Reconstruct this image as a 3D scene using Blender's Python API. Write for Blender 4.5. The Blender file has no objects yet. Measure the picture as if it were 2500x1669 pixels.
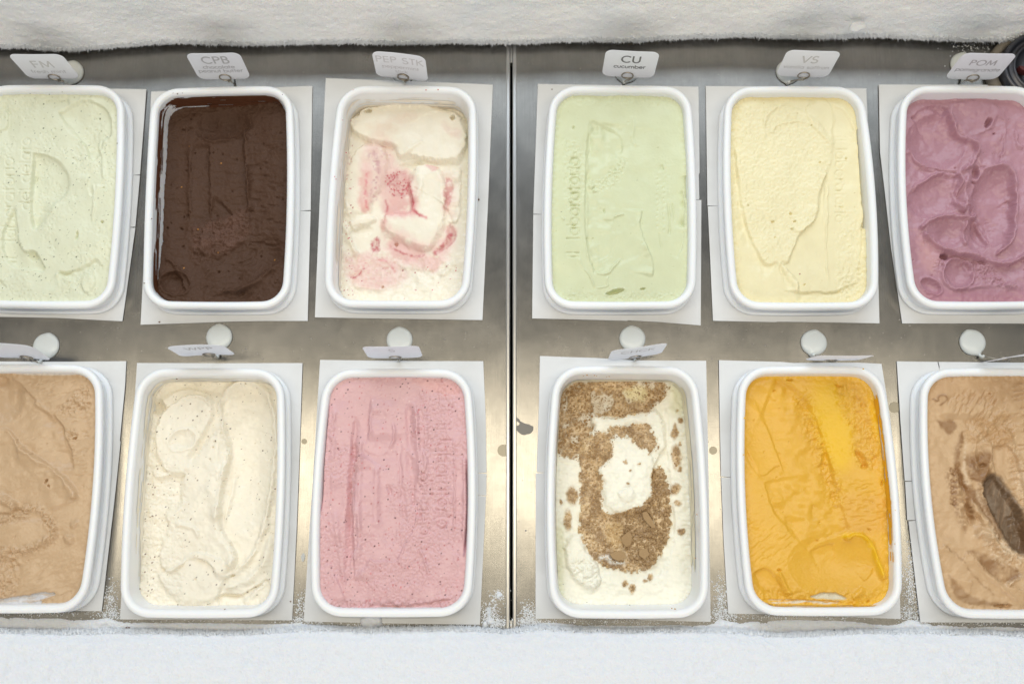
import bpy, bmesh, math, random
import numpy as np
from mathutils import Vector, Matrix
from mathutils.geometry import tessellate_polygon

random.seed(7)
rng = np.random.default_rng(7)
SC = bpy.context.scene
COL = SC.collection

# ------------------------------------------------------------------ camera
LENS = 35.0
CAM_H = 1.06
TILT = math.radians(10.0)
cam_d = bpy.data.cameras.new('camera')
cam = bpy.data.objects.new('camera', cam_d)
COL.objects.link(cam)
cam.location = (0, -CAM_H * math.tan(TILT), CAM_H)
cam.rotation_euler = (TILT, 0, 0)
cam_d.lens = LENS
cam_d.sensor_width = 36
cam_d.sensor_fit = 'HORIZONTAL'
cam_d.clip_start = 0.05
cam_d.clip_end = 50
cam_d.dof.use_dof = True
cam_d.dof.focus_distance = 1.055
cam_d.dof.aperture_fstop = 2.4
SC.camera = cam

# ------------------------------------------------------------------ world and light
w = bpy.data.worlds.new("World")
SC.world = w
w.use_nodes = True
bg = w.node_tree.nodes['Background']
bg.inputs[0].default_value = (0.80, 0.88, 1.0, 1)
bg.inputs[1].default_value = 0.22

def area(name, loc, target, sx, sy, power, color):
    d = bpy.data.lights.new(name, 'AREA')
    d.shape = 'RECTANGLE'
    d.size, d.size_y, d.energy, d.color = sx, sy, power, color
    o = bpy.data.objects.new(name, d)
    COL.objects.link(o)
    o.location = loc
    o.rotation_euler = (Vector(target) - Vector(loc)).to_track_quat('-Z', 'Y').to_euler()
    return o
# warm ceiling fitting over the cabinet, large cool shop window beyond the back wall of the cabinet
area('ceiling_light', (0.0, -0.06, 2.3), (0, -0.06, 0), 3.2, 0.38, 34, (1.0, 0.90, 0.70))
area('window_light', (0.0, 1.85, 1.85), (0, -0.10, 0), 3.6, 1.5, 60, (0.80, 0.90, 1.0))
area('front_fill_light', (0.0, -1.9, 0.95), (0, 0.35, 0.1), 2.8, 0.9, 18, (1.0, 0.96, 0.90))  # added fill from the front, no real fitting; lifts back frost and cards

SC.view_settings.view_transform = 'Standard'
SC.view_settings.look = 'None'
SC.view_settings.exposure = -0.16
SC.view_settings.gamma = 1.0
SC.view_settings.use_curve_mapping = False
SC.cycles.max_bounces = 8

# ------------------------------------------------------------------ survey: photograph pixels (2500 wide) to metres
FPX = 2500 * LENS / 36.0
CY_, CZ_ = cam.location.y, cam.location.z
ct, st = math.cos(TILT), math.sin(TILT)
def unproj(px, py, z=0.0):
    a = (px - 1250.0) / FPX
    b = -(py - 834.5) / FPX
    dx, dy, dz = a, b * ct + st, b * st - ct
    t = (z - CZ_) / dz
    return (t * dx, CY_ + t * dy, z)
def proj(x, y, z):
    ry, rz = y - CY_, z - CZ_
    b = ry * ct + rz * st
    c = ry * st - rz * ct
    return 1250 + FPX * x / c, 834.5 - FPX * b / c

# ------------------------------------------------------------------ small helpers
def srgb(r, g, b):
    f = lambda c: (c / 255 / 12.92) if c / 255 <= 0.04045 else ((c / 255 + 0.055) / 1.055) ** 2.4
    return (f(r), f(g), f(b))
def empty(name, loc):
    o = bpy.data.objects.new(name, None)
    o.empty_display_size = 0.02
    COL.objects.link(o); o.location = loc
    return o
def tag(o, label=None, cat=None, group=None, kind=None):
    if label: o['label'] = label
    if cat: o['category'] = cat
    if group: o['group'] = group
    if kind: o['kind'] = kind
    return o
def link_mesh(name, me, m=None, parent=None, smooth=True):
    o = bpy.data.objects.new(name, me)
    COL.objects.link(o)
    if m: me.materials.append(m)
    if parent:
        o.parent = parent
        o.matrix_parent_inverse = Matrix.Translation(-parent.location) if parent.rotation_euler.z == 0 else parent.matrix_world.inverted()
    if smooth:
        me.polygons.foreach_set('use_smooth', [True] * len(me.polygons))
    return o
def pymesh(name, verts, faces, m=None, parent=None, smooth=True, colors=None):
    me = bpy.data.meshes.new(name)
    me.from_pydata([tuple(v) for v in verts], [], [tuple(f) for f in faces])
    me.update()
    if colors is not None: set_col(me, colors)
    return link_mesh(name, me, m, parent, smooth)
def set_col(me, colors):
    a = me.color_attributes.new('pigment', 'FLOAT_COLOR', 'POINT')
    c = np.ones((len(me.vertices), 4), dtype=np.float32)
    c[:, :3] = colors
    a.data.foreach_set('color', c.ravel())
def npmesh(name, V, F, m=None, parent=None, colors=None, smooth=True):
    """fast mesh from numpy quads"""
    me = bpy.data.meshes.new(name)
    V = np.asarray(V, dtype=np.float32); F = np.asarray(F, dtype=np.int32)
    n = F.shape[1]
    me.vertices.add(len(V)); me.vertices.foreach_set('co', V.ravel())
    me.loops.add(F.size); me.loops.foreach_set('vertex_index', F.ravel())
    me.polygons.add(len(F)); me.polygons.foreach_set('loop_start', np.arange(0, F.size, n, dtype=np.int32))
    me.update(calc_edges=True); me.validate()
    if colors is not None: set_col(me, colors)
    return link_mesh(name, me, m, parent, smooth)

# ------------------------------------------------------------------ numpy noise
_perm = rng.random((256, 256))
def vnoise(x, y, seed=0):
    x = x + seed * 17.13; y = y + seed * 9.71
    xi = np.floor(x).astype(int); yi = np.floor(y).astype(int)
    fx = x - xi; fy = y - yi
    fx = fx * fx * fx * (fx * (fx * 6 - 15) + 10); fy = fy * fy * fy * (fy * (fy * 6 - 15) + 10)
    g = lambda i, j: _perm[(i + seed * 31) % 256, (j + seed * 57) % 256]
    a = g(xi, yi) * (1 - fx) + g(xi + 1, yi) * fx
    b = g(xi, yi + 1) * (1 - fx) + g(xi + 1, yi + 1) * fx
    return (a * (1 - fy) + b * fy) * 2 - 1
def fbm(x, y, oct=4, seed=0, gain=0.5):
    s = 0; amp = 1; tot = 0
    for k in range(oct):
        s = s + amp * vnoise(x * 2 ** k, y * 2 ** k, seed + k * 3)
        tot += amp; amp *= gain
    return s / tot
def sstep(a, b, x):
    t = np.clip((x - a) / (b - a), 0, 1)
    return t * t * (3 - 2 * t)

# ------------------------------------------------------------------ stroke alphabet (em: x-height 0.5, cap and ascender 0.74)
def arc(cx, cy, rx, ry, a0, a1, n=12):
    return [(cx + rx * math.cos(math.radians(a0 + (a1 - a0) * i / n)), cy + ry * math.sin(math.radians(a0 + (a1 - a0) * i / n))) for i in range(n + 1)]
X = 0.5; A = 0.74
def bowl(cx=.25): return arc(cx, .25, .23, .25, 0, 360, 16)
GL = {
 'a': (.56, [bowl(), [(.48, .5), (.48, 0)]]), 'b': (.56, [bowl(.27), [(.04, A), (.04, 0)]]),
 'c': (.46, [arc(.25, .25, .23, .25, 50, 310)]), 'd': (.56, [bowl(), [(.48, A), (.48, 0)]]),
 'e': (.54, [[(.03, .27), (.47, .27)], arc(.25, .25, .23, .25, 5, 320, 14)]),
 'f': (.30, [arc(.22, .62, .10, .12, 80, 180, 5) + [(.12, 0)], [(0, .48), (.26, .48)]]),
 'g': (.56, [bowl(), [(.48, .5), (.48, -.08)] + arc(.25, -.08, .23, .16, 0, -150, 8)]),
 'h': (.50, [[(.05, A), (.05, 0)], [(.05, .25)] + arc(.23, .29, .18, .21, 180, 0, 8) + [(.41, 0)]]),
 'i': (.20, [[(.08, .5), (.08, 0)], [(.08, .64), (.08, .68)]]), 'l': (.20, [[(.08, A), (.08, 0)]]),
 'k': (.44, [[(.05, A), (.05, 0)], [(.38, .5), (.05, .22)], [(.16, .31), (.40, 0)]]),
 'm': (.78, [[(.05, .5), (.05, 0)], [(.05, .25)] + arc(.21, .31, .16, .19, 180, 0, 7) + [(.37, 0)], [(.37, .28)] + arc(.53, .31, .16, .19, 180, 0, 7) + [(.69, 0)]]),
 'n': (.50, [[(.05, .5), (.05, 0)], [(.05, .25)] + arc(.23, .29, .18, .21, 180, 0, 8) + [(.41, 0)]]),
 'o': (.54, [bowl()]), 'p': (.56, [bowl(.27), [(.04, .5), (.04, -.24)]]),
 'r': (.32, [[(.05, .5), (.05, 0)], [(.05, .25)] + arc(.23, .29, .18, .21, 180, 70, 6)]),
 's': (.38, [arc(.18, .37, .13, .13, 45, 260, 8) + arc(.18, .13, .14, .13, 80, -140, 8)]),
 't': (.30, [[(.12, .68), (.12, 0)], [(0, .48), (.26, .48)]]),
 'u': (.50, [[(.05, .5), (.05, .2)] + arc(.23, .21, .18, .21, 180, 360, 8) + [(.41, .5)]]),
 'v': (.42, [[(.0, .5), (.19, 0), (.38, .5)]]), ' ': (.28, []),
 'F': (.46, [[(.40, A), (.06, A), (.06, 0)], [(.06, .40), (.38, .40)]]), 'M': (.84, [[(.05, 0), (.14, A), (.40, .08), (.66, A), (.75, 0)]]),
 'C': (.70, [arc(.38, .37, .34, .37, 48, 312, 16)]), 'P': (.50, [[(.06, 0), (.06, A), (.22, A)] + arc(.24, .56, .18, .18, 90, -90, 8) + [(.06, .38)]]),
 'B': (.52, [[(.06, 0), (.06, A), (.22, A)] + arc(.24, .57, .15, .17, 90, -90, 8) + [(.06, .40)], [(.24, .40)] + arc(.25, .20, .18, .20, 90, -90, 8) + [(.06, 0)]]),
 'E': (.48, [[(.40, A), (.06, A), (.06, 0), (.40, 0)], [(.06, .38), (.38, .38)]]), 'S': (.50, [arc(.23, .55, .17, .19, 40, 265, 9) + arc(.22, .18, .20, .19, 85, -150, 9)]),
 'T': (.46, [[(.02, A), (.42, A)], [(.22, A), (.22, 0)]]), 'K': (.54, [[(.06, A), (.06, 0)], [(.46, A), (.06, .34)], [(.18, .43), (.50, 0)]]),
 'U': (.60, [[(.06, A), (.06, .25)] + arc(.29, .25, .23, .25, 180, 360, 10) + [(.52, A)]]), 'V': (.60, [[(.01, A), (.28, 0), (.55, A)]]),
 'O': (.84, [arc(.40, .37, .36, .37, 0, 360, 22)]), 'W': (.88, [[(.01, A), (.21, 0), (.41, A), (.61, 0), (.81, A)]]),
 'H': (.60, [[(.06, A), (.06, 0)], [(.50, A), (.50, 0)], [(.06, .39), (.50, .39)]]),
 '2': (.46, [arc(.21, .53, .18, .19, 170, -30, 8) + [(.03, 0), (.42, 0)]]), '9': (.50, [arc(.23, .52, .20, .20, 0, 360, 12), [(.43, .52), (.20, 0)]]),
 '3': (.46, [arc(.20, .56, .16, .17, 150, -90, 8) + arc(.20, .20, .19, .19, 90, -150, 8)]), '6': (.50, [arc(.23, .21, .20, .20, 0, 360, 12), [(.03, .21), (.26, .74)]]),
}
def text_strokes(s):
    x = 0; out = []
    for ch in s:
        adv, st_ = GL[ch]
        for p in st_: out.append([(x + q[0], q[1]) for q in p])
        x += adv + .05
    return out, x - .05

# ------------------------------------------------------------------ materials
def mat(name, color=(.8, .8, .8), rough=.5, metal=0, sss=0, sss_scale=.004, spec=.5, bump=None, attr=False, coat=0):
    """bump = list of (scale, strength, distance, kind)"""
    m = bpy.data.materials.new(name); m.use_nodes = True
    nt = m.node_tree; N = nt.nodes; L = nt.links
    p = N['Principled BSDF']
    p.inputs['Base Color'].default_value = (*color, 1)
    p.inputs['Roughness'].default_value = rough
    p.inputs['Metallic'].default_value = metal
    p.inputs['Specular IOR Level'].default_value = spec
    p.inputs['Coat Weight'].default_value = coat
    if sss:
        p.inputs['Subsurface Weight'].default_value = sss
        p.inputs['Subsurface Scale'].default_value = sss_scale
        p.inputs['Subsurface Radius'].default_value = (1, .8, .6)
    tc = N.new('ShaderNodeTexCoord')
    if attr:
        a = N.new('ShaderNodeAttribute'); a.attribute_name = 'pigment'
        mx = N.new('ShaderNodeMix'); mx.data_type = 'RGBA'; mx.blend_type = 'MULTIPLY'
        nz = N.new('ShaderNodeTexNoise'); nz.inputs['Scale'].default_value = 60; nz.inputs['Detail'].default_value = 6
        cr = N.new('ShaderNodeValToRGB'); cr.color_ramp.elements[0].position = .3; cr.color_ramp.elements[1].position = .7
        cr.color_ramp.elements[0].color = (.95, .945, .93, 1); cr.color_ramp.elements[1].color = (1, 1, 1, 1)
        L.new(tc.outputs['Object'], nz.inputs['Vector']); L.new(nz.outputs['Fac'], cr.inputs['Fac'])
        mx.inputs['Factor'].default_value = 1
        L.new(a.outputs['Color'], mx.inputs['A']); L.new(cr.outputs['Color'], mx.inputs['B'])
        L.new(mx.outputs['Result'], p.inputs['Base Color'])
    prev = None
    for (sc, stg, dist, kind) in (bump or []):
        if kind == 'voronoi':
            t = N.new('ShaderNodeTexVoronoi'); t.inputs['Scale'].default_value = sc; out = t.outputs['Distance']
        else:
            t = N.new('ShaderNodeTexNoise'); t.inputs['Scale'].default_value = sc; t.inputs['Detail'].default_value = 5; out = t.outputs['Fac']
        L.new(tc.outputs['Object'], t.inputs['Vector'])
        b = N.new('ShaderNodeBump'); b.inputs['Strength'].default_value = stg; b.inputs['Distance'].default_value = dist
        L.new(out, b.inputs['Height'])
        if prev: L.new(prev.outputs['Normal'], b.inputs['Normal'])
        prev = b
    if prev: L.new(prev.outputs['Normal'], p.inputs['Normal'])
    return m

M_PLASTIC = mat('white_tub_plastic', (.87, .88, .89), .32, sss=.35, sss_scale=.006, spec=.45, bump=[(14, .15, .003, 'noise')])
M_PAPER = mat('white_card_paper', (.73, .735, .74), .55, spec=.3, bump=[(9, .25, .004, 'noise'), (700, .12, .0004, 'noise')])
M_CARD = mat('sign_card', (.90, .90, .92), .35, spec=.4, bump=[(25, .1, .002, 'noise')])
M_FROST = mat('frost', (.80, .815, .85), .8, sss=.5, sss_scale=.006, spec=.2, bump=[(430, .7, .0018, 'noise')])
M_ICE = mat('ice_crystals', (.88, .90, .93), .5, sss=.3, sss_scale=.004, spec=.5)
def translucent(m, fac, col):
    nt = m.node_tree; N = nt.nodes; L = nt.links
    t = N.new('ShaderNodeBsdfTranslucent'); t.inputs['Color'].default_value = (*col, 1); mx = N.new('ShaderNodeMixShader'); mx.inputs[0].default_value = fac
    L.new(N['Principled BSDF'].outputs[0], mx.inputs[1]); L.new(t.outputs[0], mx.inputs[2]); L.new(mx.outputs[0], N['Material Output'].inputs[0])
translucent(M_CARD, .6, (.95, .95, .97))
M_WIRE = mat('bent_wire', (.40, .35, .28), .30, metal=1)
M_DISC = mat('clip_plastic', (.66, .68, .66), .33, sss=.2, sss_scale=.004, spec=.45, coat=.15)
M_DARK = mat('dark_gap', (.006, .006, .006), .6)
M_WELL = mat('cabinet_inner_steel', (.16, .16, .16), .5, metal=.6)
def mottle(m, c0, c1, scale, lo=.35, hi=.6):
    nt = m.node_tree; N = nt.nodes; L = nt.links
    tc = N.new('ShaderNodeTexCoord'); t = N.new('ShaderNodeTexNoise'); t.inputs['Scale'].default_value = scale; t.inputs['Detail'].default_value = 4
    cr = N.new('ShaderNodeValToRGB'); cr.color_ramp.elements[0].position = lo; cr.color_ramp.elements[1].position = hi
    cr.color_ramp.elements[0].color = (*c0, 1); cr.color_ramp.elements[1].color = (*c1, 1)
    L.new(tc.outputs['Object'], t.inputs['Vector']); L.new(t.outputs['Fac'], cr.inputs['Fac']); L.new(cr.outputs['Color'], N['Principled BSDF'].inputs['Base Color'])
M_FROST2 = M_FROST.copy(); M_FROST2.name = 'thin_frost'
mottle(M_PAPER, (.69, .69, .685), (.745, .75, .755), 14, .36, .55)
mottle(M_FROST2, (.88, .91, .94), (1.0, .99, .97), 8, .34, .56)
def gel_mat(name, rough, sss, fine=.35):
    return mat(name, rough=rough, sss=sss, sss_scale=.0022, spec=.45, attr=True, bump=[(1100, fine, .0004, 'noise'), (330, fine, .0006, 'noise')])
M_GEL = gel_mat('gelato', .34, .22, .14)
M_GEL_ROUGH = gel_mat('grainy_gelato', .62, .10, .5); M_GEL_ROUGH.node_tree.nodes['Principled BSDF'].inputs['Specular IOR Level'].default_value = .22
M_GEL_WET = gel_mat('soft_wet_gelato', .30, .25, .14)
M_CRUMB = mat('biscuit_crumb', srgb(172, 142, 104), .8, spec=.2, attr=False, bump=[(900, .6, .001, 'noise')])

def steel_material():
    m = bpy.data.materials.new('brushed_steel'); m.use_nodes = True
    nt = m.node_tree; N = nt.nodes; L = nt.links; p = N['Principled BSDF']
    p.inputs['Metallic'].default_value = 1
    tc = N.new('ShaderNodeTexCoord')
    def noise(scale, mapscale, detail=4, rough=.6):
        mp = N.new('ShaderNodeMapping'); mp.inputs['Scale'].default_value = mapscale
        L.new(tc.outputs['Object'], mp.inputs['Vector'])
        t = N.new('ShaderNodeTexNoise'); t.inputs['Scale'].default_value = scale
        t.inputs['Detail'].default_value = detail; t.inputs['Roughness'].default_value = rough
        L.new(mp.outputs['Vector'], t.inputs['Vector']); return t
    grain = noise(900, (1, .018, 1), 3)
    cross = noise(500, (.03, 1, 1), 2)
    smudge = noise(9, (1, .7, 1), 8, .72)
    ring = noise(26, (1, 1, 1), 6, .75)
    # base colour: grain and old water film
    cr = N.new('ShaderNodeValToRGB')
    e = cr.color_ramp.elements; e[0].position = .34; e[0].color = (.22, .212, .195, 1); e[1].position = .62; e[1].color = (.32, .305, .28, 1)
    L.new(smudge.outputs['Fac'], cr.inputs['Fac'])
    mx = N.new('ShaderNodeMix'); mx.data_type = 'RGBA'; mx.blend_type = 'MULTIPLY'; mx.inputs['Factor'].default_value = .28
    cg = N.new('ShaderNodeValToRGB'); cg.color_ramp.elements[0].position = .32; cg.color_ramp.elements[1].position = .68
    cg.color_ramp.elements[0].color = (.66, .65, .63, 1)
    L.new(grain.outputs['Fac'], cg.inputs['Fac'])
    L.new(cr.outputs['Color'], mx.inputs['A']); L.new(cg.outputs['Color'], mx.inputs['B'])
    L.new(mx.outputs['Result'], p.inputs['Base Color'])
    mr = N.new('ShaderNodeMapRange'); mr.inputs['From Min'].default_value = .3; mr.inputs['From Max'].default_value = .7
    mr.inputs['To Min'].default_value = .22; mr.inputs['To Max'].default_value = .28
    L.new(ring.outputs['Fac'], mr.inputs['Value']); L.new(mr.outputs['Result'], p.inputs['Roughness'])
    b = N.new('ShaderNodeBump'); b.inputs['Strength'].default_value = .14; b.inputs['Distance'].default_value = .0004
    L.new(grain.outputs['Fac'], b.inputs['Height'])
    b2 = N.new('ShaderNodeBump'); b2.inputs['Strength'].default_value = .02; b2.inputs['Distance'].default_value = .0004
    L.new(cross.outputs['Fac'], b2.inputs['Height']); L.new(b.outputs['Normal'], b2.inputs['Normal'])
    L.new(b2.outputs['Normal'], p.inputs['Normal'])
    return m
M_STEEL = steel_material()
M_STEEL_EDGE = mat('polished_steel_edge', (.5, .49, .47), .3, metal=1)

# ------------------------------------------------------------------ survey data per tub (coordinates inside close-up crops: origin, zoom)
CROP = {'FM': (0, 180, 2.413), 'CPB': (340, 180, 2.489), 'PEP': (760, 180, 2.489), 'CU': (1280, 180, 2.489), 'VS': (1710, 180, 2.489), 'POM': (2120, 180, 2.489),
        'COF': (0, 850, 2.341), 'WPP': (280, 850, 2.306), 'S': (730, 850, 2.272), 'CHCK': (1290, 850, 2.307), 'ORG': (1740, 850, 2.306), 'LAT': (2180, 850, 2.306)}
# rim corners TL TR BR BL, side bulge left/right (crop pixels)
RIM = {'FM': ((-120, 66), (724, 68), (655, 1375), (-200, 1370), 20, 26),
       'CPB': ((70, 92), (925, 70), (905, 1422), (15, 1420), 12, 26),
       'PEP': ((168, 72), (1000, 78), (952, 1416), (78, 1412), 26, 25),
       'CU': ((162, 72), (1010, 74), (1040, 1420), (130, 1420), 28, 25),
       'VS': ((155, 76), (990, 77), (1085, 1425), (195, 1425), 32, 36),
       'POM': ((205, 72), (1050, 75), (1150, 1420), (265, 1420), 45, 30),
       'COF': ((-330, 95), (575, 95), (478, 1507), (-400, 1507), 20, 40),
       'WPP': ((128, 115), (948, 118), (905, 1512), (25, 1512), 26, 26),
       'S': ((140, 118), (948, 118), (948, 1484), (70, 1484), 34, 34),
       'CHCK': ((145, 102), (948, 105), (1012, 1515), (128, 1515), 35, 30),
       'ORG': ((155, 103), (955, 103), (1070, 1500), (205, 1500), 38, 38),
       'LAT': ((165, 116), (1010, 116), (1160, 1515), (290, 1515), 50, 30)}
PAPER = {'FM': [(-200, 90), (690, 90), (862, 93), (824, 594), (770, 597), (824, 600), (797, 901), (715, 904), (797, 908), (720, 1457), (330, 1437), (-300, 1425)],
         'CPB': [(73, 110), (600, 92), (1051, 75), (1041, 828), (968, 832), (1041, 835), (1023, 1501), (760, 1502), (560, 1505), (380, 1512), (8, 1524), (40, 900)],
         'PEP': [(88, 27), (600, 46), (1103, 67), (1075, 760), (1040, 1496), (500, 1488), (22, 1479), (50, 800)],
         'CU': [(83, 63), (600, 72), (1058, 80), (1065, 604), (1060, 607), (1063, 763), (1020, 765), (1076, 768), (1072, 1528), (830, 1508), (632, 1497), (626, 1500), (48, 1486), (55, 856), (128, 855), (55, 851)],
         'VS': [(33, 75), (500, 80), (1008, 90), (1016, 290), (1060, 800), (1082, 1290), (1089, 1515), (470, 1505), (462, 1508), (77, 1500), (45, 806), (120, 804), (43, 801)],
         'POM': [(64, 67), (700, 68), (1210, 76), (1260, 800), (1320, 1518), (700, 1516), (207, 1516), (140, 1060), (90, 620), (72, 480)],
         'COF': [(-360, 74), (400, 76), (720, 73), (714, 210), (684, 525), (688, 535), (650, 900), (580, 1500), (380, 1499), (-460, 1500)],
         'WPP': [(125, 82), (600, 84), (1057, 83), (1040, 600), (1025, 1000), (998, 1529), (500, 1527), (30, 1524), (60, 1000), (105, 400)],
         'S': [(117, 64), (600, 70), (1022, 71), (1036, 400), (1040, 688), (972, 692), (1040, 695), (1038, 815), (975, 813), (1037, 820), (1003, 1531), (500, 1524), (25, 1513), (75, 760)],
         'CHCK': [(65, 43), (380, 54), (600, 68), (1001, 70), (1015, 700), (1027, 1539), (640, 1529), (600, 1521), (40, 1521), (42, 703), (102, 700), (50, 696), (47, 690), (60, 300)],
         'ORG': [(35, 67), (380, 76), (450, 82), (820, 80), (951, 87), (1000, 400), (1040, 900), (1058, 1522), (700, 1509), (500, 1500), (320, 1495), (88, 1492), (62, 1080), (48, 725), (137, 727), (47, 719), (40, 400)],
         'LAT': [(23, 73), (251, 76), (258, 104), (262, 128), (263, 104), (257, 76), (700, 80), (1170, 82), (1220, 800), (1270, 1542), (155, 1541), (88, 972), (130, 968), (187, 971), (130, 966), (81, 965), (75, 850), (69, 750), (110, 748), (160, 750), (110, 745), (67, 744), (42, 400)]}
ZR = 0.030
def cpx(k, x, y):
    x0, y0, z = CROP[k]; return x0 + x / z, y0 + y / z

class Tub:
    def __init__(s, k):
        s.k = k
        q = RIM[k]
        s.c = [np.array(unproj(*cpx(k, *q[i]), ZR)[:2]) for i in range(4)]   # TL TR BR BL
        mm = lambda v: v / CROP[k][2] * 0.00043
        s.bl, s.br = mm(q[4]), mm(q[5])
        tl, tr, br, bl = s.c
        s.a = (np.linalg.norm(tr - tl) + np.linalg.norm(br - bl)) / 4
        s.b = (np.linalg.norm(tl - bl) + np.linalg.norm(tr - br)) / 4
        s.center = sum(s.c) / 4
        s.line = s.outline()
    def bil(s, u, v):   # u left..right -1..1, v bottom..top -1..1
        tl, tr, br, bl = s.c
        U = (u + 1) / 2; V = (v + 1) / 2
        U = np.asarray(U)[..., None]; V = np.asarray(V)[..., None]
        return (1 - V) * ((1 - U) * bl + U * br) + V * ((1 - U) * tl + U * tr)
    def outline(s, n=26):
        r = 0.030; a, b = s.a, s.b; P = []
        def seg(p, q, m):
            for i in range(m): P.append((p[0] + (q[0] - p[0]) * i / m, p[1] + (q[1] - p[1]) * i / m))
        def cor(cx, cy, a0, m):
            for i in range(m):
                t = math.radians(a0 + 90 * i / m)
                e = .93   # slightly squarer than a circle
                cs, sn = math.cos(t), math.sin(t)
                P.append((cx + r * math.copysign(abs(cs) ** e, cs), cy + r * math.copysign(abs(sn) ** e, sn)))
        seg((a, -b + r), (a, b - r), n); cor(a - r, b - r, 0, 14)
        seg((a - r, b), (-a + r, b), 16); cor(-a + r, b - r, 90, 14)
        seg((-a, b - r), (-a, -b + r), n); cor(-a + r, -b + r, 180, 14)
        seg((-a + r, -b), (a - r, -b), 16); cor(a - r, -b + r, 270, 14)
        P = np.array(P)
        k = 1 - (P[:, 1] / b) ** 2
        sx = P[:, 0] / a
        P[:, 0] += np.where(sx > 0, s.br, s.bl) * k * sx
        P[:, 1] += 0.0015 * (1 - sx ** 2) * np.sign(P[:, 1]) * (np.abs(P[:, 1]) / b) ** 4
        s.local = P.copy()
        W = s.bil(P[:, 0] / a, P[:, 1] / b)
        T = np.roll(W, -1, 0) - np.roll(W, 1, 0)
        T /= np.linalg.norm(T, axis=1)[:, None]
        s.nrm = np.stack([T[:, 1], -T[:, 0]], 1)   # outward (ccw loop)
        return W
    def off(s, d): return s.line - s.nrm * d

def poly_contains(P, x, y):
    ins = np.zeros(x.shape, bool)
    n = len(P)
    for i in range(n):
        x1, y1 = P[i]; x2, y2 = P[(i + 1) % n]
        if y1 == y2: continue
        c = ((y1 > y) != (y2 > y)) & (x < (x2 - x1) * (y - y1) / (y2 - y1) + x1)
        ins ^= c
    return ins

TUBS = {k: Tub(k) for k in CROP}

# ------------------------------------------------------------------ the two steel lids, with a well under every tub
def prism_with_holes(name, outer, holes, z0, z1, m, parent=None, bevel=0):
    """flat sheet, top at z1, bottom at z0, outline and holes given as lists of xy"""
    bm = bmesh.new()
    loops = [outer] + holes
    tess = tessellate_polygon([[Vector((p[0], p[1], 0)) for p in lp] for lp in loops])
    flat = [p for lp in loops for p in lp]
    top = [bm.verts.new((p[0], p[1], z1)) for p in flat]
    bot = [bm.verts.new((p[0], p[1], z0)) for p in flat]
    for t in tess:
        try:
            f = bm.faces.new([top[i] for i in t])
            bm.faces.new([bot[i] for i in reversed(t)])
        except ValueError: pass
    i0 = 0
    for lp in loops:
        n = len(lp)
        for i in range(n):
            a, b = i0 + i, i0 + (i + 1) % n
            try: bm.faces.new([top[a], bot[a], bot[b], top[b]])
            except ValueError: pass
        i0 += n
    bmesh.ops.recalc_face_normals(bm, faces=bm.faces)
    me = bpy.data.meshes.new(name); bm.to_mesh(me); bm.free()
    return link_mesh(name, me, m, parent, smooth=False)

SEAM_L = unproj(1245.0, 800)[0]; SEAM_R = unproj(1251.5, 800)[0]
Y_TOP = unproj(1250, 60)[1] + .03; Y_BOT = unproj(1250, 1600)[1] - .05
Y_SLOT_T = unproj(1250, 152.5)[1]; Y_SLOT_B = unproj(1250, 1514)[1]
XM = .68
for side, ks in (('L', ('FM', 'CPB', 'PEP', 'COF', 'WPP', 'S')), ('R', ('CU', 'VS', 'POM', 'CHCK', 'ORG', 'LAT'))):
    if side == 'L': outer = [(-XM, Y_BOT), (SEAM_L, Y_BOT), (SEAM_L, Y_TOP), (-XM, Y_TOP)]
    else: outer = [(SEAM_R, Y_BOT), (XM + .1, Y_BOT), (XM + .1, Y_TOP), (SEAM_R, Y_TOP)]
    holes = [[tuple(p) for p in TUBS[k].off(.0065)[::2]] for k in ks]
    root = empty('steel_lid', ((outer[0][0] + outer[1][0]) / 2, 0, 0))
    tag(root, {'L': 'left brushed steel lid panel with six cut-outs, left of the black seam', 'R': 'right brushed steel lid panel with a grey spill stain beside the black seam'}[side],
        'steel panel', 'steel lid panels of the ice cream cabinet')
    prism_with_holes('lid_sheet', outer, holes, -.0015, 0, M_STEEL, root)
    # rolled edge along the seam
    x = SEAM_L if side == 'L' else SEAM_R; sg = -1 if side == 'L' else 1
    prof = [(0.0006 * sg, .0006), (0.0, .0002), (-0.0004 * sg, -.001), (-0.0004 * sg, -.03), (0.0025 * sg, -.03)]
    prof = [(0.0042 * sg, .0003), (.0034 * sg, .0008), (.0012 * sg, .0009), (.0001 * sg, .0004), (-.0002 * sg, -.0006), (-.0002 * sg, -.03)]
    V = []; F = []
    for j, yy in enumerate((Y_BOT, Y_SLOT_B, Y_SLOT_T, Y_TOP)):
        for (dx, z) in prof: V.append((x + dx, yy, z))
    n = len(prof)
    for j in range(3):
        for i in range(n - 1): F.append((j * n + i, j * n + i + 1, (j + 1) * n + i + 1, (j + 1) * n + i))
    pymesh('rolled_edge', V, F, M_STEEL_EDGE, root)
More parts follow.
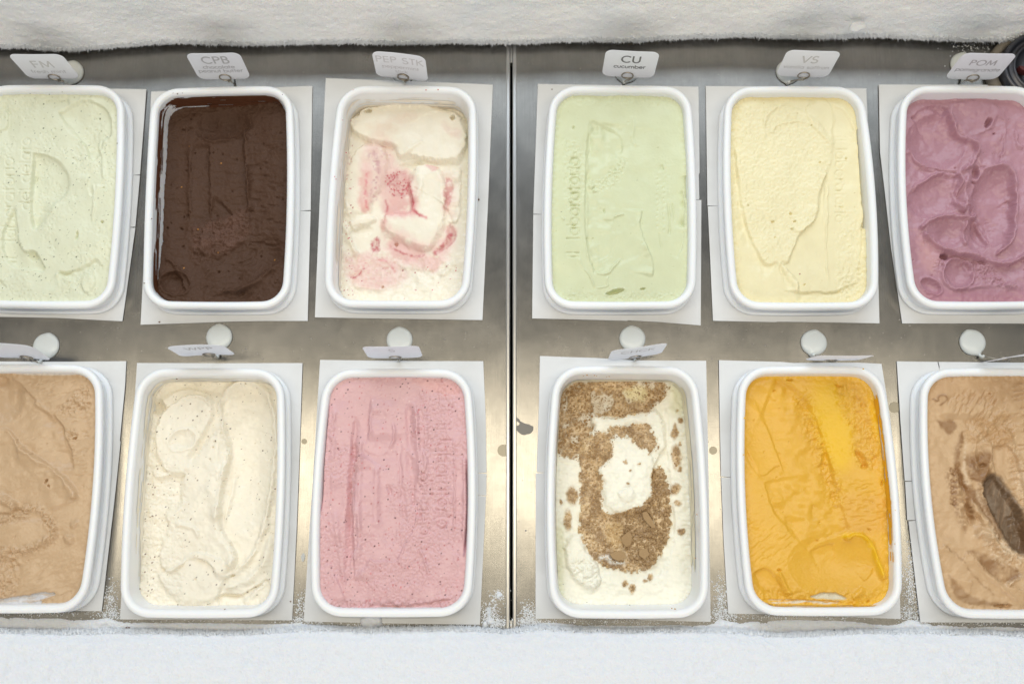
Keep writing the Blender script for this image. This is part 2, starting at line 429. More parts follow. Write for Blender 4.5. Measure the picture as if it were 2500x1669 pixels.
# bridging strips at both ends of the seam and the black cabinet below
for (y0, y1) in ((Y_SLOT_T, Y_TOP), (Y_BOT, Y_SLOT_B)):
    o = prism_with_holes('seam_strip', [(SEAM_L + .0004, y0), (SEAM_R - .0004, y0), (SEAM_R - .0004, y1), (SEAM_L + .0004, y1)], [], -.010, -.0012, M_STEEL_EDGE)
    tag(o, ('narrow steel filler strip at the back end of the black seam' if y0 == Y_SLOT_T else 'narrow steel filler strip at the front end of the black seam, by the frost'), 'strip', 'filler strips in the lid seam')
o = pymesh('cabinet_floor', [(-.9, -.7, -.30), (.9, -.7, -.30), (.9, .6, -.30), (-.9, .6, -.30)], [(0, 1, 2, 3)], M_DARK, smooth=False)
tag(o, kind='structure')
for nm, ya, yb in (('back_wall', Y_TOP - .004, Y_TOP + .02), ('front_wall', Y_BOT - .02, Y_BOT + .004)):
    zt = .116 if nm == 'back_wall' else .012
    o = prism_with_holes(nm, [(-.9, ya), (.9, ya), (.9, yb), (-.9, yb)], [], -.30, zt, M_WELL)
    tag(o, kind='structure')

# ------------------------------------------------------------------ tubs
TUB_LABEL = {
 'FM': 'white plastic tub of pale speckled green gelato, back row, cut by left edge',
 'CPB': 'white plastic tub smeared with dark chocolate on its inner walls',
 'PEP': 'white plastic tub holding the cream and pink swirled gelato',
 'CU': 'white plastic tub filled level with plain pale green gelato, back row right of the seam',
 'VS': 'white plastic tub filled with pale yellow gelato between the green and mauve ones',
 'POM': 'white plastic tub of mauve gelato in the back row, cut by the right edge',
 'COF': 'white plastic tub of light brown gelato in the front row, cut by the left edge',
 'WPP': 'white plastic tub holding cream gelato flecked with brown dots',
 'S': 'white plastic tub filled level with speckled pink gelato, front row left of the seam',
 'CHCK': 'white plastic tub holding white gelato covered in biscuit crumbs',
 'ORG': 'white plastic tub streaked with bright orange gelato on its right wall',
 'LAT': 'white tub of brown gelato with a dark hollow, cut by the right edge'}
def wall_off(z):   # inward offset of the inner wall at height z
    return float(np.interp(z, [-.08, -.03, 0, .02, .026], [.0190, .0130, .0110, .0095, .0085]))
def make_tub(t):
    prof = [(.022, -.085), (.019, -.080), (.0130, -.030), (.0110, 0), (.0095, .020), (.0086, .0262), (.0076, .0284), (.0064, .0294), (.0048, .0300), (.0028, .0299),
            (.0012, .0291), (.0002, .0272), (0, .0248), (.0001, .0232), (.0012, .0226), (.0040, .0222), (.0046, .0205), (.0046, .0095), (.0036, .0078), (.0004, .0072), (-.0010, .0064), (-.0012, .0036), (.0004, .0028), (.0055, .0026)]
    n = len(t.line); V = []; F = []
    for (d, z) in prof:
        L = t.off(d)
        for p in L: V.append((p[0], p[1], z))
    for j in range(len(prof) - 1):
        for i in range(n):
            i2 = (i + 1) % n
            F.append((j * n + i, j * n + i2, (j + 1) * n + i2, (j + 1) * n + i))
    F.append(tuple(range(n - 1, -1, -1)))
    root = empty('gelato_tub', (t.center[0], t.center[1], .0026))
    tag(root, TUB_LABEL[t.k], 'tub', 'white plastic gelato tubs')
    jr = 5   # split the profile: lining, rim, outside flange
    def part(name, a, b, cap=False):
        vv = V[a * n:(b + 1) * n]; ff = [tuple(q - a * n for q in f) for f in F[:-1] if min(f) >= a * n and max(f) < (b + 1) * n]
        if cap: ff.append(tuple(range(n - 1, -1, -1)))
        pymesh(name, vv, ff, M_PLASTIC, root)
    part('inner_wall', 0, jr, True); part('rim', jr, 15); part('outer_wall', 15, 18); part('flange', 18, 23)
    return root
ROOTS = {k: make_tub(t) for k, t in TUBS.items()}

# ------------------------------------------------------------------ paper collars
PAPER_LABEL = {
 'FM': 'white card sheet with two slits under the speckled green tub at back left',
 'CPB': 'white card sheet with a slit in its right edge under the chocolate tub',
 'PEP': 'white card sheet under the pink swirled tub, left of the black seam',
 'CU': 'white card sheet with stepped right edge under the plain green tub',
 'VS': 'white card sheet with a slit in its left edge under the yellow tub',
 'POM': 'white card sheet under the mauve tub at back right',
 'COF': 'white card sheet under the light brown tub at front left',
 'WPP': 'unslit white card sheet under the brown-flecked cream tub in the front row',
 'S': 'white card sheet with two slits in its right edge under the speckled pink tub',
 'CHCK': 'white card sheet with one slit at left under the crumb covered tub',
 'ORG': 'white card sheet with one slit at left under the bright orange tub',
 'LAT': 'cracked white card sheet with slits at top and left under the dark hollowed brown tub'}
for k, pts in PAPER.items():
    t = TUBS[k]
    outer = [unproj(*cpx(k, *p), .002)[:2] for p in pts][::-1]
    # gently wavy, slightly lifted sheet: subdivide the outline
    dense = []
    for i in range(len(outer)):
        a = np.array(outer[i]); b = np.array(outer[(i + 1) % len(outer)]); L = np.linalg.norm(b - a)
        m = max(1, int(L / .02))
        for j in range(m): dense.append(tuple(a + (b - a) * j / m))
    hole = [tuple(p) for p in t.off(.0085)[::-1][::2]]
    o = prism_with_holes('card_sheet', dense, [hole], .0006, .0016, M_PAPER)
    me = o.data
    co = np.zeros(len(me.vertices) * 3); me.vertices.foreach_get('co', co); co = co.reshape(-1, 3)
    co[:, 2] += .0006 * (fbm(co[:, 0] * 22, co[:, 1] * 22, 2, 5) + .6)
    me.vertices.foreach_set('co', co.ravel())
    tag(o, PAPER_LABEL[k], 'card sheet', 'white card sheets under the tubs')

# ------------------------------------------------------------------ gelato surfaces
class Surf:
    """height field over a tub opening, sculpted in survey coordinates"""
    def __init__(s, k, level, color, res=.00072, warp=6.0, sat=.84):
        s.sat = sat
        t = TUBS[k]; s.k = k; s.t = t; s.level = level
        d = wall_off(level)
        P = t.off(d - .0028); s.edge = t.off(d)
        x0, y0 = P.min(0); x1, y1 = P.max(0)
        # leave out what lies far outside the frame
        lim = .60
        x0 = max(x0, -lim); x1 = min(x1, lim)
        s.nx = int((x1 - x0) / res); s.ny = int((y1 - y0) / res)
        s.X, s.Y = np.meshgrid(np.linspace(x0, x1, s.nx), np.linspace(y0, y1, s.ny))
        px, py = proj(s.X, s.Y, level)
        c = CROP[k]
        s.U0 = (px - c[0]) * c[2]; s.V0 = (py - c[1]) * c[2]
        s.U = s.U0 + warp * fbm(s.U0 / 34, s.V0 / 34, 4, 11) + warp * .3 * fbm(s.U0 / 9, s.V0 / 9, 2, 12)
        s.V = s.V0 + warp * fbm(s.U0 / 34, s.V0 / 34, 4, 21) + warp * .3 * fbm(s.U0 / 9, s.V0 / 9, 2, 22)
        s.inside = poly_contains(P, s.X, s.Y)
        dd = np.full(s.X.shape, 1e9)
        E = s.edge
        for i in range(0, len(E), 2):
            dd = np.minimum(dd, (s.X - E[i, 0]) ** 2 + (s.Y - E[i, 1]) ** 2)
        s.de = np.sqrt(dd)           # metres to the wall
        s.H = np.zeros(s.X.shape)    # millimetres
        s.C = np.ones(s.X.shape + (3,)) * np.array(color)
    # -- distances
    def pd(s, pts, raw=False, closed=False):
        U, V = (s.U0, s.V0) if raw else (s.U, s.V)
        best = np.full(U.shape, 1e9); side = np.zeros(U.shape); T = np.zeros(U.shape)
        pts = [np.array(p, float) for p in pts]
        if closed: pts = pts + [pts[0]]
        else: pts = smooth_line(pts)
        Ls = [np.linalg.norm(pts[i + 1] - pts[i]) for i in range(len(pts) - 1)]; tot = sum(Ls); acc = 0
        for i in range(len(pts) - 1):
            a, b = pts[i], pts[i + 1]; d = b - a; L2 = max(d @ d, 1e-9)
            t = np.clip(((U - a[0]) * d[0] + (V - a[1]) * d[1]) / L2, 0, 1)
            ex = U - a[0] - t * d[0]; ey = V - a[1] - t * d[1]
            q = np.hypot(ex, ey); m = q < best
            best = np.where(m, q, best)
            side = np.where(m, np.sign(d[0] * (V - a[1]) - d[1] * (U - a[0])), side)
            T = np.where(m, (acc + t * Ls[i]) / tot, T); acc += Ls[i]
        return best, side, T
    def nmod(s, seed=0, sc=75):
        return np.clip(.5 + .9 * fbm(s.U0 / sc, s.V0 / sc, 2, 300 + seed), 0, 1)
    # -- tools. "right" is the right hand when walking along the points on the photograph
    def cliff(s, pts, h, fade=80, w=5, taper=.12, lip=0):
        d, sd, t = s.pd(pts)
        tp = sstep(0, taper, t) * sstep(0, taper, 1 - t)
        sg = d * sd; nm = s.nmod(1); w = w * (.6 + 1.5 * s.nmod(2, 60)); tp = tp * (.45 + 1.1 * nm)
        s.H += h * tp * sstep(-w, w, sg) * np.exp(-np.maximum(sg, 0) / fade) * np.exp(-(np.maximum(-sg - w, 0)) / 3)
        if lip: s.H += lip * tp * np.exp(-((sg - w) / (w * 1.1)) ** 2)
        return s
    def ridge(s, pts, h, w=6, taper=.15):
        d, sd, t = s.pd(pts)
        w = w * (.75 + .7 * s.nmod(4)); s.H += h * (.55 + .9 * s.nmod(3)) * np.exp(-(d / w) ** 2) * sstep(0, taper, t) * sstep(0, taper, 1 - t); return s
    def mask(s, poly, w=6, raw=False, grow=4):
        poly = smooth_line([np.array(p, float) for p in poly] + [np.array(poly[0], float)])[:-1]
        d, _, _ = s.pd(poly, raw, closed=True)
        U, V = (s.U0, s.V0) if raw else (s.U, s.V)
        ins = poly_contains(poly, U, V)
        sg = np.where(ins, d, -d) + grow
        return sstep(-w, w, sg), sg
    def plateau(s, poly, h, w=6, dome=0, domew=60):
        m, sg = s.mask(poly, w); w = w * (.6 + 2.8 * s.nmod(5) ** 1.5); m = sstep(-w, w, sg); s.H += h * m + dome * (1 - np.exp(-np.maximum(sg, 0) / domew)); return m
    def dish(s, cx, cy, rx, ry, rot, depth, rim=0, rw=.12, p=2.0):
        a = math.radians(rot); du = s.U - cx; dv = s.V - cy
        x = (du * math.cos(a) + dv * math.sin(a)) / rx; y = (-du * math.sin(a) + dv * math.cos(a)) / ry
        r = np.hypot(x, y)
        s.H -= depth * np.clip(1 - r ** p, 0, 1)
        if rim: s.H += rim * np.exp(-((r - 1.0) / rw) ** 2)
        return r
    def rough(s, amp, scale, mask=1.0, oct=4, seed=3, stretch=(1, 1)):
        s.H += amp * fbm(s.U0 / scale / stretch[0], s.V0 / scale / stretch[1], oct, seed, .6) * mask; return s
    def ripple(s, amp, wl, ang, mask=1.0, seed=40):
        """irregular drag marks lying across a scoop stroke"""
        a = math.radians(ang); q = s.U0 * math.cos(a) + s.V0 * math.sin(a); r = -s.U0 * math.sin(a) + s.V0 * math.cos(a)
        n = vnoise(q / wl + .7 * fbm(q / 60, r / 60, 3, seed), r / (wl * 3.2), seed)
        s.H += amp * (np.minimum(n, .1)) * mask; return s
    def pits(s, n, depth, rmin=3, rmax=8, mask=None, box=None):
        ys, xs = np.nonzero(s.inside if mask is None else (s.inside & (mask > .5)))
        if len(ys) == 0: return s
        for _ in range(n):
            i = rng.integers(len(ys)); u, v = s.U0[ys[i], xs[i]], s.V0[ys[i], xs[i]]
            r = rng.uniform(rmin, rmax); e = rng.uniform(.5, 1.0); a = rng.uniform(0, 3.14)
            j0, j1 = max(0, ys[i] - 30), ys[i] + 30; i0, i1 = max(0, xs[i] - 30), xs[i] + 30
            du = s.U[j0:j1, i0:i1] - u; dv = s.V[j0:j1, i0:i1] - v
            x = (du * math.cos(a) + dv * math.sin(a)); y = (-du * math.sin(a) + dv * math.cos(a)) / e
            s.H[j0:j1, i0:i1] -= depth * rng.uniform(.5, 1) * np.exp(-((x * x + y * y) / r ** 2) ** 1.5)
        return s
    def text(s, txt, x, y, em, direction, h, w=4.5, keep=None):
        """pressed lettering. direction 'up': reads upwards; 'down': reads downwards"""
        st_, _ = text_strokes(txt)
        for sk in st_:
            if direction == 'up': P = [(x - q[1] * em, y - q[0] * em) for q in sk]
            else: P = [(x + q[1] * em, y + q[0] * em) for q in sk]
            us = [p[0] for p in P]; vs = [p[1] for p in P]
            m = (s.U0 > min(us) - 16) & (s.U0 < max(us) + 16) & (s.V0 > min(vs) - 16) & (s.V0 < max(vs) + 16)
            if not m.any(): continue
            U = s.U0[m]; V = s.V0[m]; best = np.full(U.shape, 1e9)
            for i in range(len(P) - 1):
                a = np.array(P[i]); d = np.array(P[i + 1]) - a; L2 = max(d @ d, 1e-9)
                t = np.clip(((U - a[0]) * d[0] + (V - a[1]) * d[1]) / L2, 0, 1)
                best = np.minimum(best, np.hypot(U - a[0] - t * d[0], V - a[1] - t * d[1]))
            s.H[m] += h * np.exp(-(best / w) ** 2) * (.75 + .5 * vnoise(U / 20, V / 20, 8))
        return s
    # -- pigment
    def tint(s, col, m, k=1.0):
        m = np.clip(m * k, 0, 1)[..., None]; s.C = s.C * (1 - m) + np.array(col) * m; return s
    def specks(s, n, col, big=.15, mask=None, k=1.0, long=False):
        ys, xs = np.nonzero(s.inside if mask is None else (s.inside & (mask > .5)))
        if len(ys) == 0: return s
        for _ in range(n):
            i = rng.integers(len(ys)); y, x = ys[i], xs[i]; c = np.array(col) * rng.uniform(.7, 1.3); a = k * rng.uniform(.55, 1)
            pts = [(0, 0)]
            if rng.random() < big: pts += [(0, 1), (1, 0), (1, 1)]
            elif rng.random() < .5: pts += [(0, 1)] if rng.random() < .5 else [(1, 0)]
            if long and rng.random() < .3: pts += [(2, 0), (2, 1)]
            for (dy, dx) in pts:
                if y + dy < s.ny and x + dx < s.nx:
                    s.C[y + dy, x + dx] = s.C[y + dy, x + dx] * (1 - a) + c * a
        return s
    def build(s, m, label, cat='gelato', group='gelato in the display tubs', meniscus=.5, name='gelato', gain=1.5):
        s.H *= gain
        s.H += meniscus * np.exp(-s.de / .0022) - .35 * np.exp(-((s.de - .004) / .002) ** 2)
        lum = s.C @ np.array([.30, .59, .11]); s.C = s.C * s.sat + lum[..., None] * (1 - s.sat)
        Z = s.level + s.H * .001
        Z = np.where(s.inside, Z, s.level)
        Z = np.minimum(Z, np.where(s.de < .006, .0283, .04))
        idx = -np.ones(s.X.shape, int); idx[s.inside] = np.arange(s.inside.sum())
        ok = s.inside[:-1, :-1] & s.inside[1:, :-1] & s.inside[:-1, 1:] & s.inside[1:, 1:]
        a = idx[:-1, :-1][ok]; b = idx[:-1, 1:][ok]; c = idx[1:, 1:][ok]; d = idx[1:, :-1][ok]
        V = np.stack([s.X[s.inside], s.Y[s.inside], Z[s.inside]], 1)
        cx, cy = s.t.center
        V -= np.array([cx, cy, s.level])
        o = npmesh(name, V, np.stack([a, b, c, d], 1), m, None, s.C[s.inside])
        o.location = (cx, cy, s.level)
        s.Z = Z; s.obj = o
        tag(o, label, cat, group)
        return o
    def at(s, u, v):
        i = np.argmin(np.where(s.inside, (s.U0 - u) ** 2 + (s.V0 - v) ** 2, 1e12)); j = np.unravel_index(i, s.X.shape)
        return Vector((s.X[j], s.Y[j], s.Z[j]))
def smooth_line(pts, k=2):
    for _ in range(k):
        q = [pts[0]]
        for i in range(len(pts) - 1):
            q.append(pts[i] * .75 + pts[i + 1] * .25); q.append(pts[i] * .25 + pts[i + 1] * .75)
        q.append(pts[-1]); pts = q
    return pts

def smear(k, col, spans, name='smear'):
    """gelato wiped thinly on the inner wall: a real film just off the plastic. spans: list of (i0, i1, z0, z1, cover, seed) along the outline index 0..1"""
    t = TUBS[k]; n = len(t.line); V = []; F = []; C = []
    for (s0, s1, z0, z1, cover, seed) in spans:
        per = np.linalg.norm(np.roll(t.line, -1, 0) - t.line, axis=1); cum = np.concatenate([[0], np.cumsum(per)])
        ns = int((s1 - s0) * cum[-1] / .0008); nz = max(4, int((z1 - z0) / .0008)); base = len(V)
        S = np.linspace(s0, s1, ns) * cum[-1]; Z = np.linspace(z0, z1, nz)
        G = fbm(S[:, None] / .045, Z[None, :] / .0026, 3, seed, .6) + .25 * fbm(S[:, None] / .008, Z[None, :] / .002, 2, seed + 5)
        edge = sstep(0, .12, (S - S[0]) / (S[-1] - S[0])) * sstep(0, .12, (S[-1] - S) / (S[-1] - S[0]))
        keep = G + (edge[:, None] - 1) * 1.2 - .35 * sstep(.75, 1, (Z - z0) / (z1 - z0))[None, :] > (1 - cover) * .9 - .45
        for i in range(ns):
            q = S[i] % cum[-1]; j = int(np.searchsorted(cum, q) - 1); j = max(0, min(n - 1, j)); f = (q - cum[j]) / per[j]
            p0 = t.line[j] * (1 - f) + t.line[(j + 1) % n] * f; nn = t.nrm[j] * (1 - f) + t.nrm[(j + 1) % n] * f
            for jz in range(nz):
                d = wall_off(Z[jz]) + .0004 + .0005 * max(0, G[i, jz])
                p = p0 - nn * d; V.append((p[0], p[1], Z[jz]))
        for i in range(ns - 1):
            for jz in range(nz - 1):
                if keep[i, jz] and keep[i + 1, jz]:
                    a = base + i * nz + jz; F.append((a, a + 1, a + nz + 1, a + nz))
    o = npmesh(name, V, F, M_GEL, None, np.ones((len(V), 3)) * np.array(col))
    return o
def adopt(o, parent):
    o.parent = parent; o.matrix_parent_inverse = Matrix.Translation(-parent.location)

# ------------------------------------------------------------------ the twelve gelati
# ---- pale green mint with dark flecks (back row, far left)
s = Surf('FM', .0225, srgb(224, 226, 190), sat=.74)
R = .9
s.plateau([(350, 235), (420, 185), (520, 150), (640, 215), (655, 380), (600, 385), (590, 450), (545, 530), (510, 430), (460, 370), (400, 310)], -1.1, 7, -.5, 40)
s.plateau([(200, 470), (183, 640), (178, 800), (190, 930), (280, 820), (340, 740), (395, 700), (405, 620), (370, 550), (320, 500), (250, 480)], -.8, 6, -.9, 30)
s.cliff([(195, 930), (176, 800), (180, 640), (200, 470)], -1.3, 45, 5)
s.plateau([(75, 800), (100, 900), (100, 980), (130, 1055), (200, 1045), (240, 1110), (265, 1168), (150, 1142), (60, 1132), (20, 1060), (10, 960), (40, 880)], -1.2, 6, -.6, 30)
s.dish(190, 1070, 30, 34, 20, 1.4)
s.cliff([(330, 1168), (400, 1165), (470, 1150), (540, 1112), (572, 1080)], -1.5, 40, 5)
s.cliff([(330, 1168), (360, 1190), (420, 1225)], .8, 50, 4)
s.plateau([(480, 1235), (500, 1190), (560, 1180), (560, 1250), (510, 1300)], .8, 6)
s.cliff([(-40, 340), (30, 330), (48, 290), (40, 215), (0, 195)], -.9, 50, 5)
s.ridge([(590, 380), (575, 440), (610, 470), (610, 560), (625, 640)], .6, 8)
s.cliff([(520, 590), (515, 680), (550, 740), (570, 640)], .5, 40, 5)
s.dish(455, 955, 8, 32, 10, 1.6); s.dish(600, 872, 9, 12, 0, 1.6)
s.cliff([(260, 150), (330, 160), (410, 150)], -.8, 25, 4); s.cliff([(0, 1210), (15, 1240), (40, 1260)], -.6, 30, 4)
s.ridge([(550, 640), (560, 760), (540, 880)], .4, 6)
gr = sstep(-.1, .25, fbm(s.U0 / 130, s.V0 / 130, 2, 77))
s.rough(.16, 14, .4 + gr, 4, 3); s.rough(.6, 150, 1, 2, 5)
s.pits(260, .35, 2, 5, gr); s.pits(60, .5, 3, 7)
s.text('laboratorio', 78, 985, 96, 'up', -.42); s.text('il', 78, 1110, 96, 'up', -.42)
s.text('del gelato', 176, 800, 90, 'up', -.42)
s.specks(170, srgb(84, 92, 58), .08); s.specks(260, srgb(150, 150, 105), .1, k=.7)
s.build(M_GEL, 'pale green gelato with dark mint flecks and pressed lettering, back row far left', gain=3.0)

# ---- dark chocolate
s = Surf('CPB', -.004, srgb(80, 56, 42), warp=9, sat=1)
s.H += 6 * sstep(900, 1400, s.V0) + 4 * sstep(600, 900, s.U0) + 2
s.cliff([(430, 430), (428, 600), (434, 760), (430, 905)], -2.2, 120, 8, .06)
s.cliff([(668, 860), (664, 700), (655, 540), (640, 330)], 3.2, 30, 9, .05, lip=.6)
s.dish(520, 330, 180, 100, -8, 4.5, 0); s.cliff([(600, 400), (520, 425), (430, 430), (390, 400)], 2.2, 90, 7)
s.ridge([(318, 420), (312, 640), (318, 800), (322, 930)], 1.2, 12)
s.dish(250, 700, 70, 420, 1, 1.6)
s.plateau([(470, 770), (545, 830), (570, 880), (430, 905), (440, 850)], -1.8, 5)
cl, _ = s.mask([(330, 940), (430, 930), (560, 860), (660, 830), (700, 930), (620, 1060), (420, 1160), (330, 1150)], 24)
s.rough(3.2, 46, cl, 5, 9); s.H += 1.4 * cl
s.dish(245, 1290, 95, 75, 20, 4.0, .8, .1)
s.dish(780, 1130, 130, 150, 0, 3.5)
s.ridge([(885, 1150), (865, 1190), (800, 1240), (720, 1310), (640, 1340), (540, 1350), (480, 1355)], 3.5, 16)
s.ridge([(165, 1130), (230, 1160), (270, 1220), (300, 1300), (320, 1350)], 1.8, 10)
s.cliff([(300, 330), (350, 345), (390, 385)], -1.0, 50, 6)
rt = sstep(665, 700, s.U0) * sstep(280, 420, s.V0) * (1 - sstep(1050, 1200, s.V0))
s.ripple(.8, 15, 94, rt, 41); s.ripple(.4, 13, 92, sstep(190, 210, s.U0) * (1 - sstep(300, 320, s.U0)), 43)
s.ripple(.4, 14, 90, sstep(440, 460, s.U0) * (1 - sstep(650, 670, s.U0)) * sstep(440, 520, s.V0), 45)
bt = sstep(1000, 1150, s.V0) * sstep(380, 450, s.U0)
s.ripple(.7, 16, 60, bt * (s.U0 < 760) + 0 * bt, 47); s.ripple(.3, 14, 120, bt * (s.U0 >= 760), 48)
s.ripple(.3, 16, 90, 1 - sstep(250, 420, s.V0), 49)
s.rough(.35, 12); s.rough(1.0, 120, 1, 2, 8); s.pits(70, 1.6, 3, 8)
s.specks(7, srgb(190, 130, 60), .8)
s.tint(srgb(122, 90, 78), (.5 + .5 * fbm(s.U0 / 60, s.V0 / 60, 3, 5)) * cl, .5)
s.build(M_GEL_ROUGH, 'dark chocolate gelato with ribbed scoop marks', meniscus=1.5, gain=2.1)
ch = srgb(92, 55, 36)
o = smear('CPB', ch, [(.28, .47, -.004, .0235, .86, 3), (.45, .80, .012, .0235, .76, 5), (.47, .76, .009, .012, .35, 9), (.26, .49, .005, .0235, .9, 7), (.73, .84, -.003, .022, .9, 17)])
tag(o, 'dark chocolate smeared in streaks along the inner walls of its tub', 'smear', 'gelato smears on tub walls')

# ---- cream and pink peppermint
cream = srgb(242, 233, 212)
s = Surf('PEP', -.009, cream, warp=9)
m = s.plateau([(240, 300), (330, 222), (430, 212), (520, 180), (600, 168), (670, 190), (740, 215), (900, 255), (940, 340), (945, 440), (905, 500), (890, 540), (800, 535), (700, 528), (620, 500), (540, 525), (520, 440), (400, 425), (300, 385), (250, 340)], 6.5, 9, 2.5, 50)
s.dish(760, 390, 190, 140, 15, 2.0); s.ridge([(690, 420), (620, 470), (560, 510)], .9, 10)
s.cliff([(940, 250), (870, 240), (740, 250), (640, 300), (600, 340)], .9, 90, 6)
s.dish(352, 244, 26, 14, -15, 9); s.dish(862, 286, 15, 20, 0, 8)
s.dish(610, 560, 85, 26, -4, 3.5)
s.plateau([(640, 578), (700, 560), (760, 572), (800, 650), (815, 800), (805, 900), (775, 980), (720, 1075), (640, 1060), (560, 1020), (440, 965), (440, 880), (500, 850), (590, 855), (625, 810), (600, 700), (612, 625)], 4.5, 9, 1.2, 40)
s.dish(735, 760, 70, 190, 2, 1.2); s.ridge([(640, 590), (670, 660), (650, 740), (640, 800)], 1.6, 18)
s.plateau([(230, 560), (300, 440), (420, 430), (470, 520), (450, 640), (390, 760), (330, 860), (240, 870), (205, 760), (205, 640)], 3.2, 12, 1, 40)
s.cliff([(895, 545), (912, 640), (905, 780), (905, 860), (880, 915), (820, 905)], 3.8, 120, 8)
s.plateau([(240, 905), (320, 872), (388, 872), (380, 900), (300, 920), (262, 960)], 3.2, 6); s.dish(310, 955, 70, 40, -10, 2.6)
s.ridge([(180, 900), (215, 960), (240, 1020), (262, 1080), (300, 1110)], 3.4, 16); s.ridge([(172, 740), (210, 800), (225, 870)], 2.4, 14)
s.ridge([(820, 910), (860, 960), (830, 1050), (740, 1095)], -1.5, 16)
s.H += 5 * sstep(1000, 1400, s.V0)
s.plateau([(560, 1190), (680, 1200), (760, 1220), (700, 1290), (600, 1300), (540, 1250)], -1.2, 10)
s.rough(2.2, 75, sstep(1050, 1140, s.V0), 4, 7); s.rough(.8, 110, 1, 3, 4); s.rough(.05, 9)
s.ridge([(250, 1290), (330, 1310), (450, 1320)], 2, 14); s.ridge([(880, 1120), (840, 1180), (780, 1240)], 2.2, 16); s.dish(436, 1303, 10, 9, 0, 4); s.dish(519, 1036, 11, 17, 0, 4)
nz = fbm(s.U0 / 16, s.V0 / 16, 4, 31)
nl = fbm(s.U0 / 40, s.V0 / 40, 4, 33)
def pk(poly, col, k=1, w=12, n=0, amp=.9):
    U_, V_ = s.U, s.V; s.U = U_ + 16 * fbm(U_ / 45, V_ / 45, 4, 201); s.V = V_ + 22 * fbm(U_ / 45, V_ / 45, 4, 211)
    mm, _ = s.mask(poly, w * 1.3); s.U, s.V = U_, V_
    s.tint(col, mm * np.clip(1 + amp * (nz if n else nl) - .15, 0, 1), k); return mm
PINK, RED, SAL, LIL = srgb(226, 128, 130), srgb(198, 58, 76), srgb(228, 170, 150), srgb(196, 130, 140)
pk([(420, 600), (480, 570), (600, 590), (640, 700), (650, 880), (560, 880), (450, 870), (440, 740)], srgb(232, 160, 156), .85, 24)
rd = pk([(445, 625), (500, 600), (540, 590), (590, 625), (592, 700), (570, 755), (520, 765), (470, 715)], RED, .8, 14, 1, .9)
pk([(475, 770), (570, 760), (580, 850), (520, 862), (450, 850)], PINK, .9); pk([(318, 590), (360, 565), (372, 640), (365, 760), (350, 860), (305, 850), (300, 700)], srgb(226, 150, 140), .85)
sp = np.clip(nz * 3.2 - .25, 0, 1)
for poly in ([(350, 480), (440, 430), (500, 440), (470, 560), (430, 700), (380, 790), (345, 760), (370, 620)], [(190, 480), (230, 470), (225, 640), (195, 640)]):
    mm, _ = s.mask(poly, 18); s.tint(LIL, mm * sp, .85); s.tint(srgb(232, 200, 184), mm, .35)
pk([(815, 640), (860, 640), (862, 740), (840, 830), (808, 825), (812, 720)], RED, .75, 10, 1, 1.2)
mm, _, _ = s.pd([(585, 650), (600, 760), (625, 850), (700, 885)]); s.tint(PINK, np.exp(-(mm / 9) ** 2), .8)
pk([(470, 1030), (520, 985), (560, 1040), (690, 1070), (660, 1120), (640, 1165), (560, 1130), (490, 1080)], PINK, .9)
pk([(840, 930), (880, 970), (860, 1040), (760, 1110), (735, 1090), (800, 1040)], RED, .9, 9, 1, .8); pk([(395, 990), (425, 1040), (410, 1085), (360, 1100), (358, 1040)], RED, .85, 9, 1, .9)
pk([(670, 1110), (740, 1100), (785, 1150), (760, 1195), (670, 1190)], SAL, .95, 14)
pk([(450, 880), (470, 930), (430, 960), (436, 910)], PINK, .7); pk([(700, 570), (770, 560), (760, 600), (720, 605)], PINK, .5, 8, 1)
mm, _ = s.mask([(230, 1130), (400, 1100), (540, 1150), (510, 1290), (380, 1310), (240, 1260)], 30); s.tint(srgb(224, 110, 110), mm * np.clip(nz * 3 - .1, 0, 1), .8); s.tint(SAL, mm, .3)
pk([(360, 350), (440, 300), (620, 260), (640, 300), (520, 360), (430, 430)], srgb(232, 202, 176), .5, 30); pk([(800, 320), (850, 350), (900, 330), (915, 400), (880, 430)], srgb(232, 196, 180), .5, 20)
pk([(330, 420), (480, 400), (520, 560), (600, 640), (600, 860), (440, 860), (400, 700), (330, 860), (290, 700)], srgb(236, 200, 188), .85, 30)
pk([(430, 900), (540, 960), (700, 1060), (860, 900), (880, 1020), (780, 1200), (600, 1190), (430, 1080)], srgb(238, 198, 186), .85, 26)
pk([(200, 1110), (360, 1090), (560, 1130), (600, 1260), (400, 1320), (220, 1290)], srgb(238, 200, 188), .85, 30)
pk([(790, 600), (880, 620), (880, 880), (800, 880)], srgb(236, 196, 184), .5, 20)
for P_, c_, w_, k_ in (([(470, 1040), (540, 1085), (640, 1120), (700, 1090)], RED, 7, .7), ([(345, 590), (332, 700), (340, 840)], PINK, 10, .8), ([(600, 650), (612, 740), (628, 850), (690, 880)], RED, 7, .8), ([(730, 1100), (800, 1050), (860, 960)], RED, 10, .6), ([(450, 760), (470, 820), (450, 880)], RED, 8, .6), ([(250, 1250), (300, 1230), (330, 1180)], RED, 7, .8), ([(400, 1120), (470, 1150), (520, 1220)], PINK, 10, .7), ([(380, 470), (420, 560), (400, 660), (370, 760)], LIL, 14, .5)):
    d_, _, t_ = s.pd(P_); s.tint(c_, np.exp(-(d_ / w_) ** 2) * np.clip(.7 + 1.3 * nz, 0, 1) * sstep(0, .1, t_) * sstep(0, .1, 1 - t_), k_)
s.tint(srgb(222, 212, 160), sstep(905, 950, s.U0) * (1 - sstep(900, 1000, s.V0)), .4)
s.specks(60, RED, .3, mask=(s.U0 < 260)); s.specks(20, RED, .5, mask=(s.V0 > 1150))
s.build(M_GEL_WET, 'cream gelato swirled with red and pink peppermint syrup', meniscus=1.5, gain=1.25)
pep = s
cry = []
